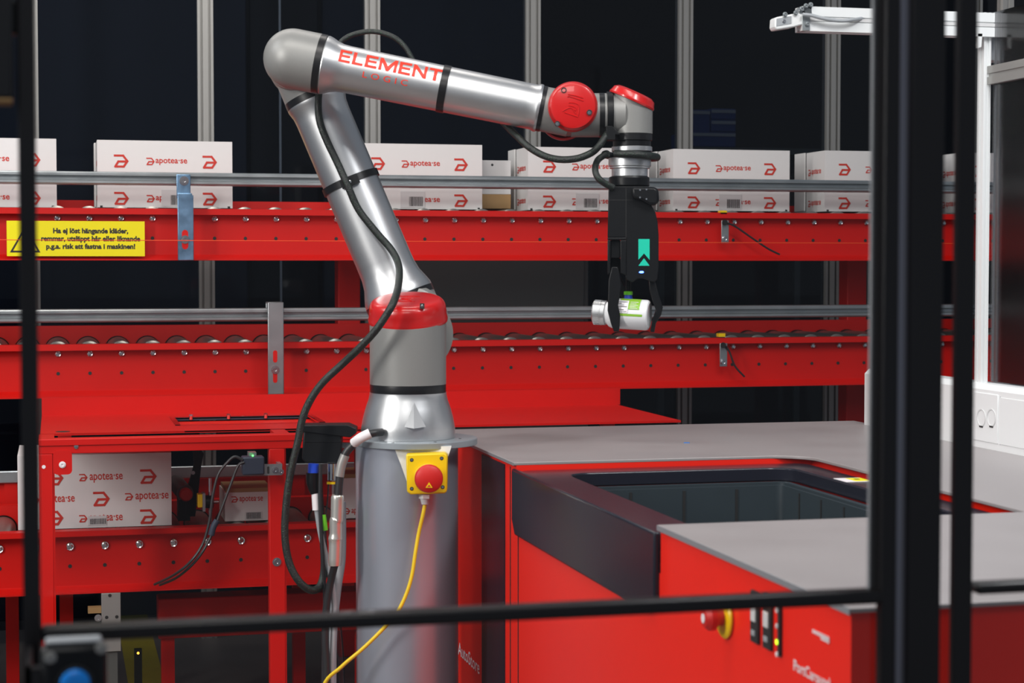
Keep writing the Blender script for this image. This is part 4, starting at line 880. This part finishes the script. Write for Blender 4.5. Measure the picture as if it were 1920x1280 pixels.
f = MB(); band(f, 'grn', .50, .86, .30, .99); band(f, 'grn', .50, .92, -.15, .0); band(f, 'letterw', .40, .66, .05, .85, .0010); band(f, 'pink', .37, .46, -.85, -.45); band(f, 'grn', .66, .86, -.9, -.4); band(f, 'letterw', .5, .66, -.85, -.3)
for i in range(7):
    h = .12 + i * .1; band(f, 'ink' if i % 2 else 'gcable', .42, .64 - .05 * (i % 3), h, h + .045, .0014)
for i in range(5): h = .35 + i * .1; band(f, 'letterw', .69, .83 - .03 * (i % 2), h, h + .025, .0012)
f.build('label', bt)
# small green and blue pad over the bottle
t = thing('suction_pad', P(1177, 560, Dg), 'small lime and blue suction tip between the gripper fingers', 'suction tip')
f = MB(); f.m('greencon').cyl(P(1178, 546, Dg), P(1178, 553, Dg), .010, 20, bev=.001); f.m('bluecon').cyl(P(1178, 553, Dg), P(1178, 563, Dg), .0085, 20, r2=.011); f.build('tip', t)
f = MB(); f.m('black').cyl(P(1178, 520, Dg), P(1178, 546, Dg), .006, 16); f.build('stem', t)
# ================================================================== HOSES
f = MB(); H = [(774, 112, 4.30), (758, 86, 4.30), (735, 68, 4.30), (700, 59, 4.31), (665, 64, 4.315), (640, 78, 4.315), (618, 110, 4.315), (603, 150, 4.315), (597, 185, 4.315), (599, 225, 4.315), (612, 262, 4.315), (633, 306, 4.315), (652, 348, 4.31), (672, 392, 4.315), (706, 436, 4.315), (735, 470, 4.31), (748, 500, 4.27), (747, 535, 4.17), (738, 566, 4.08), (722, 594, 4.07), (702, 622, 4.07), (672, 654, 4.08), (640, 684, 4.1), (606, 716, 4.1), (583, 748, 4.1), (567, 785, 4.1), (558, 830, 4.1), (545, 885, 4.1), (537, 940, 4.1), (534, 1000, 4.1), (541, 1050, 4.1), (558, 1086, 4.1), (580, 1105, 4.11), (597, 1102, 4.13), (606, 1080, 4.15), (608, 1050, 4.17), (605, 1000, 4.19), (600, 940, 4.2), (597, 880, 4.2)]
f.m('hose').tube([P(*q) for q in H], .0088, 16, 6, radii=[.006 if i < 6 else .0085 for i in range(len(H))])
tag(f.build('cable_hose', at=P(740, 600, 4.07)), 'long black braided hose running down the upper arm and looping below', 'hose')
f = MB(); H = [(936, 222, 4.255), (952, 238, 4.25), (970, 256, 4.22), (992, 276, 4.2), (1020, 292, 4.19), (1050, 299, 4.18), (1082, 297, 4.17), (1108, 287, 4.17), (1122, 275, 4.16), (1131, 262, 4.165), (1139, 250, 4.175)]
f.m('hose').tube([P(*q) for q in H], .008, 16, 6)
tag(f.build('cable_hose', at=P(1050, 299, 4.18)), 'black braided hose sagging under the forearm towards the wrist', 'hose')
f = MB(); pts = []
for i in range(23):
    a_ = math.radians(200 - i * 15); rr_ = 49 * k2
    q = wx - RT * 2 * k2 + RT * rr_ * math.cos(a_) + Vector((FW.x, FW.y, 0)).normalized() * rr_ * math.sin(a_); pts.append(Vector((q.x, q.y, z2(292 + 3 * math.cos(a_)))))
f.m('hose').tube(pts[::-1], .0085, 16, 4); 
st = pts[0]; H = [st, P(1121, 300, 4.2), P(1116, 318, 4.17), P(1122, 334, 4.16), P(1136, 345, 4.165), P(1150, 352, 4.172)]
f.tube(H, .0075, 14, 6)
tag(f.build('cable_hose', at=wx + Z * z2(292)), 'black braided hose wound round the tool flange above the gripper', 'hose')
# ================================================================== EMERGENCY STOP ON PEDESTAL
Re = 96 * S0; de = D0 - Re - .004
es = thing('emergency_stop', P(799, 890, de), 'yellow emergency stop box with red mushroom button on the pedestal', 'emergency stop')
f = MB(); f.m('whtplastic').poly3([P(a_, b_, de - .004) for a_, b_ in ((739, 839), (846, 839), (836, 868), (836, 915), (766, 912), (752, 872))], nf * -.003)
a_ = P(739, 839, de - .004); b_ = P(846, 839, de - .004); f.poly3([a_, b_, b_ - nf * .08, a_ - nf * .08], Z * .003); f.build('bracket', es)
f = MB(); q = [(761, 852), (834, 849), (839, 854), (838, 921), (834, 925), (770, 927), (763, 922)]
f.m('yplastic').poly3([P(a_, b_, de - .045) for a_, b_ in q], nf * -.040); yb = f.build('enclosure', es, bevel=.003)
f = MB()
for px, py in ((772, 862), (828, 859), (772, 916), (830, 913)): f.m('ink').lathe([(0, .0006), (.0042, .0006), (.0042, 0)], P(px, py, de - .045), nf, 12); f.m('chrome').lathe([(0, .0012), (.0028, .0011), (.0028, 0)], P(px, py, de - .045), nf, 10)
f.build('cover_screws', yb)
f = MB(); q = P(802, 894, de - .045); f.m('yplastic').lathe([(0.030, 0), (.030, .006), (.024, .008), (0, .008)], q, nf, 32); f.build('collar', es)
f = MB(); bn_ = (nf + RT * .12).normalized(); f.m('redbtn').lathe([(.016, .006), (.016, .018), (.029, .024), (.031, .031), (.0285, .039), (.020, .044), (0, .046)], q, bn_, 48); kb = f.build('mushroom_button', es); kb['label'] = 'red mushroom push button'
f = MB(); q3 = q + bn_ * .0452; f.m('yplastic').prism([(-.008, -.018), (.007, -.018), (-.0005, -.006)], q3, RT, Z, bn_ * .001); f.m('print').prism([(-.005, -.0165), (.004, -.0165), (-.0005, -.011)], q3 + bn_ * .001, RT, Z, bn_ * .0003); f.build('arrow_mark', kb)
f = MB(); f.m('whtplastic').cyl(P(797, 926, de - .025), P(797, 934, de - .025), .014, 6); f.m('label').cyl(P(797, 934, de - .025), P(797, 945, de - .025), .011, 20, r2=.008); f.build('cable_gland', es)
f = MB(); f.m('ycable').tube([P(*q) for q in ((797, 944, de - .025), (793, 965, de - .025), (785, 1000, de - .02), (779, 1035, de - .02), (772, 1080, de - .02), (760, 1118, de - .02), (742, 1152, de - .02), (715, 1182, de - .015), (680, 1216, de - .01), (640, 1250, de + .0), (605, 1290, de + .02), (590, 1400, de + .05), (585, 1640, de + .06))], .0042, 12, 6)
tag(f.build('yellow_cable', at=P(772, 1080, de)), 'thin yellow cable hanging from the emergency stop down the pedestal', 'cable')
# ================================================================== JUNCTION BOX AND CABLES LEFT OF PEDESTAL
dj = 4.16
jb = thing('junction_box', P(610, 868, dj), 'black plastic junction box with plugs, left of the robot base', 'junction box')
f = MB(); f.m('black').poly3([P(a_, b_, dj) for a_, b_ in ((569, 806), (640, 806), (640, 869), (574, 868), (566, 860))], dpt * .10); f.build('body', jb, bevel=.003)
f = MB(); f.m('black').poly3([P(a_, b_, dj - .004) for a_, b_ in ((564, 797), (652, 796), (668, 803), (668, 812), (657, 820), (564, 809))], dpt * .11); f.build('lid', jb, bevel=.002)
f = MB(); f.m('plate').poly3([P(a_, b_, dj + .04) for a_, b_ in ((640, 830), (705, 832), (705, 838), (640, 840))], dpt * .03); f.build('mount_arm', jb)
f = MB(); f.m('ring'); f.poly3([P(a_, b_, dj - .0015) for a_, b_ in ((571, 827), (639, 827), (639, 828), (571, 828))], dpt * .001); f.build('seam', jb)
def multi(nm, label, cat, segs):
    t = thing(nm, segs[0][1][0], label, cat)
    for part, pts, r_, key in segs:
        f = MB()
        if isinstance(r_, list): f.m(key).tube(pts, 0, 16, 6, radii=r_)
        else: f.m(key).tube(pts, r_, 14, 6)
        f.build(part, t)
    return t
d_ = 4.14
multi('plug_cable', 'cable with blue collared black plug and white sleeve under the junction box', 'cable', [
    ('collar', [P(588, 869, d_), P(587, 888, d_)], .012, 'bluecon'), ('plug', [P(586, 886, d_), P(586, 905, d_), P(590, 925, d_)], [.015, .014, .009], 'black'),
    ('sleeve', [P(591, 925, d_), P(593, 956, d_)], .0085, 'letterw'), ('wire', [P(594, 956, d_), P(601, 1000, d_), P(612, 1045, d_), P(622, 1090, d_), P(627, 1150, d_), P(622, 1280, d_), P(620, 1640, d_)], .006, 'gcable')])
multi('thin_cable', 'thin black cable hanging straight from the junction box', 'cable', [('wire', [P(601, 870, d_ - .01), P(600, 930, d_ - .01), P(602, 990, d_ - .01), P(606, 1060, d_ - .01), P(609, 1130, d_), P(606, 1280, d_), P(606, 1640, d_)], .0042, 'bcable')])
multi('air_tube', 'clear tube with yellow ring and green tag under the junction box', 'tube', [
    ('fitting', [P(622, 869, d_ + .02), P(622, 900, d_ + .02)], .010, 'chrome'), ('ring', [P(622, 903, d_ + .02), P(622, 907, d_ + .02)], .0115, 'yplastic'),
    ('tube', [P(622, 907, d_ + .02), P(619, 950, d_ + .02), P(612, 990, d_ + .02), P(614, 1040, d_ + .03), P(626, 1120, d_ + .05), P(640, 1280, d_ + .05), P(640, 1640, d_ + .05)], .009, 'acryl'),
    ('tag', [P(606, 965, d_ + .01), P(610, 994, d_ + .01)], .006, 'greencon')])
multi('grey_cable', 'thick pale grey cable behind the steel connector beside the pedestal', 'cable', [('wire', [P(640, 940, d_ + .05), P(640, 1040, d_ + .05), P(632, 1100, d_ + .04), P(624, 1180, d_ + .03), P(622, 1290, d_ + .03), P(622, 1640, d_ + .03)], .0105, 'gcable')])
dq = 4.10
multi('power_cable', 'black robot power cable with labels and bright steel connector barrel', 'cable', [
    ('wire', [P(716, 810, 4.105), P(700, 812, 4.09), P(682, 818, 4.09), P(664, 832, dq), P(648, 850, dq), P(640, 875, dq), P(636, 905, dq), P(634, 935, dq)], .0088, 'bcable'),
    ('paper_label', [P(694, 812, 4.088), P(676, 821, 4.088), P(664, 830, dq)], .0112, 'letterw'), ('sleeve', [P(647, 853, dq), P(640, 872, dq), P(636, 893, dq)], .0105, 'alu'),
    ('connector', [P(633, 929, dq), P(633, 932, dq), P(632, 970, dq), P(631, 975, dq), P(630, 980, dq), P(630, 1000, dq), P(629, 1010, dq), P(629, 1018, dq), P(628, 1050, dq), P(628, 1060, dq)], [.010, .0145, .0145, .0155, .0148, .0145, .0162, .0148, .0148, .0135], 'nickel'),
    ('wire', [P(628, 1058, dq), P(620, 1090, dq + .02), P(612, 1140, dq + .03), P(610, 1200, dq + .03), P(613, 1290, dq + .03), P(613, 1640, dq + .03)], .0085, 'bcable')])
# ================================================================== WHITE WORKSTATION AT THE RIGHT
XW = 2.09
ws = thing('workstation_frame', (XW, 4.0, ZT), 'white aluminium profile frame with clear panes standing on the right of the port', 'frame')
YV = PXx(1838, 835, XW).y
f = MB(); sc2 = slot_profile(.018, .03, .006, .003); f.m('wht').prism(sc2, (XW + .0, YV, ZT), X, Yv, Z * 1.0); f.build('post', ws)
yn = 2.2
f = MB(); f.m('alu').prism(slot_profile(.03, .042, .008, .003), (XW + .016, yn, PXx(1862, 139, XW).z), X, Z, Yv * (YV - yn + .0)); f.build('cross_rail', ws)
f = MB(); f.m('frostpane').box((XW + .012, yn, ZT + .15), (XW + .018, YV - .015, ZT + 1.0)); f.build('pane', ws)
f = MB(); f.m('alu').prism(slot_profile(.035, .035, .008, .003), (xat(1880, 4.9), 4.9, 0), X, Yv, Z * 2.4); f.build('post', ws)  # upright added in place of a bright glass edge behind the pane
f = MB(); f.m('pane').box((xat(1848, 4.9), 4.9, ZT + .1), (xat(1862, 4.9) + .9, 4.905, 2.3)); f.build('pane', ws)
f = MB(); f.m('alu').box((xat(1866, 4.9) - .01, 4.9 - .02, ZT - .4), (xat(1866, 4.9) + 1.2, 4.92, ZT - .35)); f.build('foot_rail', ws)
# horizontal arm beam
YAm = 3.9; zA1, zA0 = PY(1520, 12, YAm).z, PY(1520, 58, YAm).z; h = zA1 - zA0
xA0 = xat(1504, YAm, 40); xA1 = 3.4
f = MB(); sec = slot_profile(.04, h, .012, .003, 1, 1); f.m('wht').prism(sec, (xA0, YAm + .02, (zA0 + zA1) / 2), Yv, Z, X * (xA1 - xA0)); f.m('label').box((xA0, YAm - .0006, zA0 + h * .42), (xA1, YAm + .003, zA0 + h * .55)); bm_ = f.build('beam', ws); bm_['label'] = 'white horizontal beam reaching over the port'
for yy_ in ():
    f = MB(); f.m('wht').prism(slot_profile(.04, .04, .008, .003), (XW + .06, yy_ + .06, 0), X, Yv, Z * (zA1 + .1)); f.build('post', ws)
f = MB(); f.m('wht').box((XW + .02, YAm + .03, zA0 - .05), (XW + .05, YAm + .09, zA0 + .02)); f.build('corner_joint', ws)
f = MB(); f.m('wht').poly3([PY(a_, b_, YAm) for a_, b_ in ((1834, 63), (1842, 63), (1840, 88), (1834, 90))], Yv * .03); f.build('gusset', ws)
# camera head / lamp
lh = thing('machine_camera', PY(1482, 55, YAm + .02), 'small white scanner head bolted to the free end of the white beam', 'scanner')
f = MB(); f.m('wht').poly3([PY(a_, b_, YAm) for a_, b_ in ((1454, 35), (1456, 32), (1486, 26), (1508, 24), (1509, 45), (1488, 51), (1456, 56), (1453, 50))], Yv * .035); f.build('body', lh, bevel=.003)
f = MB(); f.m('gcable').poly3([PY(a_, b_, YAm - .001) for a_, b_ in ((1456, 35), (1484, 30), (1484, 44), (1456, 49))], Yv * .001); bolt(f, PY(1470, 40, YAm - .001), .003); f.build('grille', lh)
f = MB(); f.m('zinc').poly3([PY(a_, b_, YAm + .0) for a_, b_ in ((1498, 20), (1504, 12), (1522, 8), (1523, 27), (1500, 27))], Yv * .03); f.poly3([PY(a_, b_, YAm - .002) for a_, b_ in ((1504, 27), (1519, 27), (1519, 57), (1505, 58))], Yv * .03); f.build('bracket', lh, bevel=.001)
for px, py in ((1503, 17), (1511, 11), (1520, 9), (1514, 45), (1492, 24), (1472, 27)):
    f = MB(); bolt(f, PY(px, py, YAm - .003), .0038, key='zinc'); f.build('bolt', lh)
f = MB(); f.m('gcable').tube([PY(*q) for q in ((1505, 27, YAm - .01), (1522, 29, YAm - .012), (1545, 35, YAm - .014), (1575, 39, YAm - .014), (1600, 37, YAm - .012), (1618, 34, YAm + .006))], .0042, 10); f.build('cable', lh)
# trunking with sockets
zk0, zk1 = ZT, PXx(1850, 723, XW - .05).z
tk = thing('cable_trunking', (XW, 3.3, ZT), 'white cable trunking with two sockets along the right edge of the worktop', 'trunking')
f = MB(); XT = XW - .03; f.m('whtplastic').prism([(XT, zk0), (XT + .06, zk0), (XT + .06, zk1), (XT + .012, zk1), (XT, zk1 - .012)], (0, 2.3, 0), X, Z, Yv * (4.5 - 2.3)); f.build('duct', tk)
f = MB(); ya = PXx(1876, 800, XT).y; f.m('whtplastic').box((XT - .002, ya - .9, zk0 + .016), (XT + .001, ya, zk1 - .025)); f.m('gcable').box((XT - .0006, ya, zk0 + .014), (XT + .001, ya + .0025, zk1 - .022)); f.build('cover_panel', tk, bevel=.001)
f = MB(); y0_, y1_ = PXx(1872, 790, XT).y, PXx(1826, 790, XT).y; f.m('whtplastic').box((XT - .0025, y0_, zk0 + .016), (XT + .001, y1_, zk1 - .02)); f.build('socket_plate', tk, bevel=.001)
for px in (1842, 1861):
    f = MB(); c = PXx(px, 783, XT); f.m('label').lathe([(0, -.003), (.012, -.003), (.018, .0034), (.0205, .0034), (.0205, .0)], (XT - .0005, c.y, c.z), -X, 28, sy=1, sx=1)
    f.m('ink').box((XT - .004, c.y - .008, c.z - .022), (XT - .002, c.y + .008, c.z - .018)); f.build('socket', tk)
# ================================================================== SAFETY FENCE IN FRONT
YF = 1.75
fn = thing('safety_fence', (.4, YF, 0), 'black framed safety fence with clear panes nearest the viewer', 'fence')
def fx_(px, y=600): return xat(px, YF, y)
def post(x0, x1, y0=-.015, y1=.02, name='post', key='blackm', z0=0, z1=2.1):
    f = MB(); f.m(key).box((fx_(x0), YF + y0, z0), (fx_(x1), YF + y1, z1)); return f.build(name, fn, bevel=.002)
post(38, 71)
def post2(x0, x1, y0, y1, key='blackm', name='post'):
    f = MB(); f.m(key).box((xat(x0, YF + y0), YF + y0, 0), (xat(x1, YF + y0), YF + y1, 2.1)); f.build(name, fn, bevel=.0015)
post2(1658, 1684, -.014, .0); post2(1708, 1770, -.014, -.002); post2(1794, 1830, -.014, -.004)
post2(1684, 1708, -.006, .0, 'strip', 'groove_reflection')  # pale strip standing in for the reflection along the post groove
pz = PY(800, 1158, YF).z; f = MB(); z1_, z0_ = PY(800, 1141, YF).z, PY(800, 1168, YF).z
f.m('blackm').box((fx_(71), YF - .013, z0_), (fx_(1660), YF + .012, z1_)); f.build('cross_rail', fn, bevel=.0035)
zr1, zr0 = PY(1880, 1089, YF).z, PY(1880, 1109, YF).z
f = MB(); f.m('blackm').box((fx_(1828), YF - .013, zr0), (fx_(2100), YF + .012, zr1)); f.build('cross_rail', fn, bevel=.0035)
for zz_ in ((z1_, 2.08), (.1, z0_)):
    f = MB(); f.m('pane').box((fx_(71), YF - .001, zz_[0]), (fx_(1660), YF + .001, zz_[1])); f.build('pane', fn)
f = MB(); f.m('gcable').box((fx_(1634), YF + .002, z1_), (fx_(1637), YF + .005, 2.08)); f.m('frost').box((fx_(1637), YF + .002, z1_), (fx_(1660), YF + .010, 2.08)); f.build('pane_edge', fn)
f = MB(); f.m('pane').box((fx_(1828), YF - .001, .1), (fx_(2100), YF + .001, zr0)); f.build('pane', fn)
f = MB(); f.m('blackm').box((fx_(0) - .1, YF - .015, 2.1), (fx_(2100), YF + .02, 2.13)); f.build('top_rail', fn)
f = MB(); f.m('blackm').box((fx_(0) - .1, YF - .015, .06), (fx_(2100), YF + .02, .1)); f.build('bottom_rail', fn)
post(-90, -60)
post(2090, 2120)
f = MB(); a_ = PY(-30, 188, YF); b_ = PY(22, -60, YF); f.m('ring').box((a_.x, YF - .03, a_.z), (b_.x, YF + .01, b_.z)); f.m('brown').box((a_.x, YF - .03, a_.z - .004), (b_.x, YF + .008, a_.z))
f.m('ring').box((fx_(22), YF - .008, b_.z - .06), (fx_(39), YF + .004, b_.z - .03)); f.build('door_latch', fn, bevel=.003)
# push button station
dpb = 1.62; a_ = PY(78, 1400, dpb); b_ = PY(200, 1206, dpb)
pb = thing('push_button_box', ((a_.x + b_.x) / 2, dpb, a_.z), 'black control box with a blue push button fixed to the fence, bottom left', 'control box')
f = MB(); f.m('black').box((a_.x, dpb, a_.z), (b_.x, dpb + .026, b_.z)); f.build('body', pb, bevel=.006)
f = MB(); f.m('gcable').box((a_.x + .004, dpb + .004, b_.z), (b_.x - .004, dpb + .022, b_.z + .004)); e_ = f.build('lid_edge', pb, bevel=.003); e_['label'] = 'pale grey top edge'
f = MB(); f.m('blue').lathe([(.0125, 0), (.0125, .004), (.0120, .010), (.009, .012), (0, .0125)], PY(141, 1279, dpb), -Yv, 32); e_ = f.build('push_button', pb); e_['label'] = 'blue push button'
f = MB(); f.m('ring').lathe([(.0160, 0), (.0160, .003), (.0126, .004), (.0126, 0)], PY(141, 1279, dpb), -Yv, 32); f.build('button_collar', pb)
for px, py in ((94, 1232), (190, 1214)):
    f = MB(); bolt(f, PY(px, py, dpb), .0035, key='alu'); f.build('screw', pb)
f = MB(); f.m('blackm').box((fx_(45), dpb + .005, b_.z - .05), (a_.x + .001, dpb + .02, b_.z - .02)); f.box((fx_(45), dpb + .005, b_.z - .05), (fx_(55), YF - .014, b_.z - .02)); f.build('mount', pb)
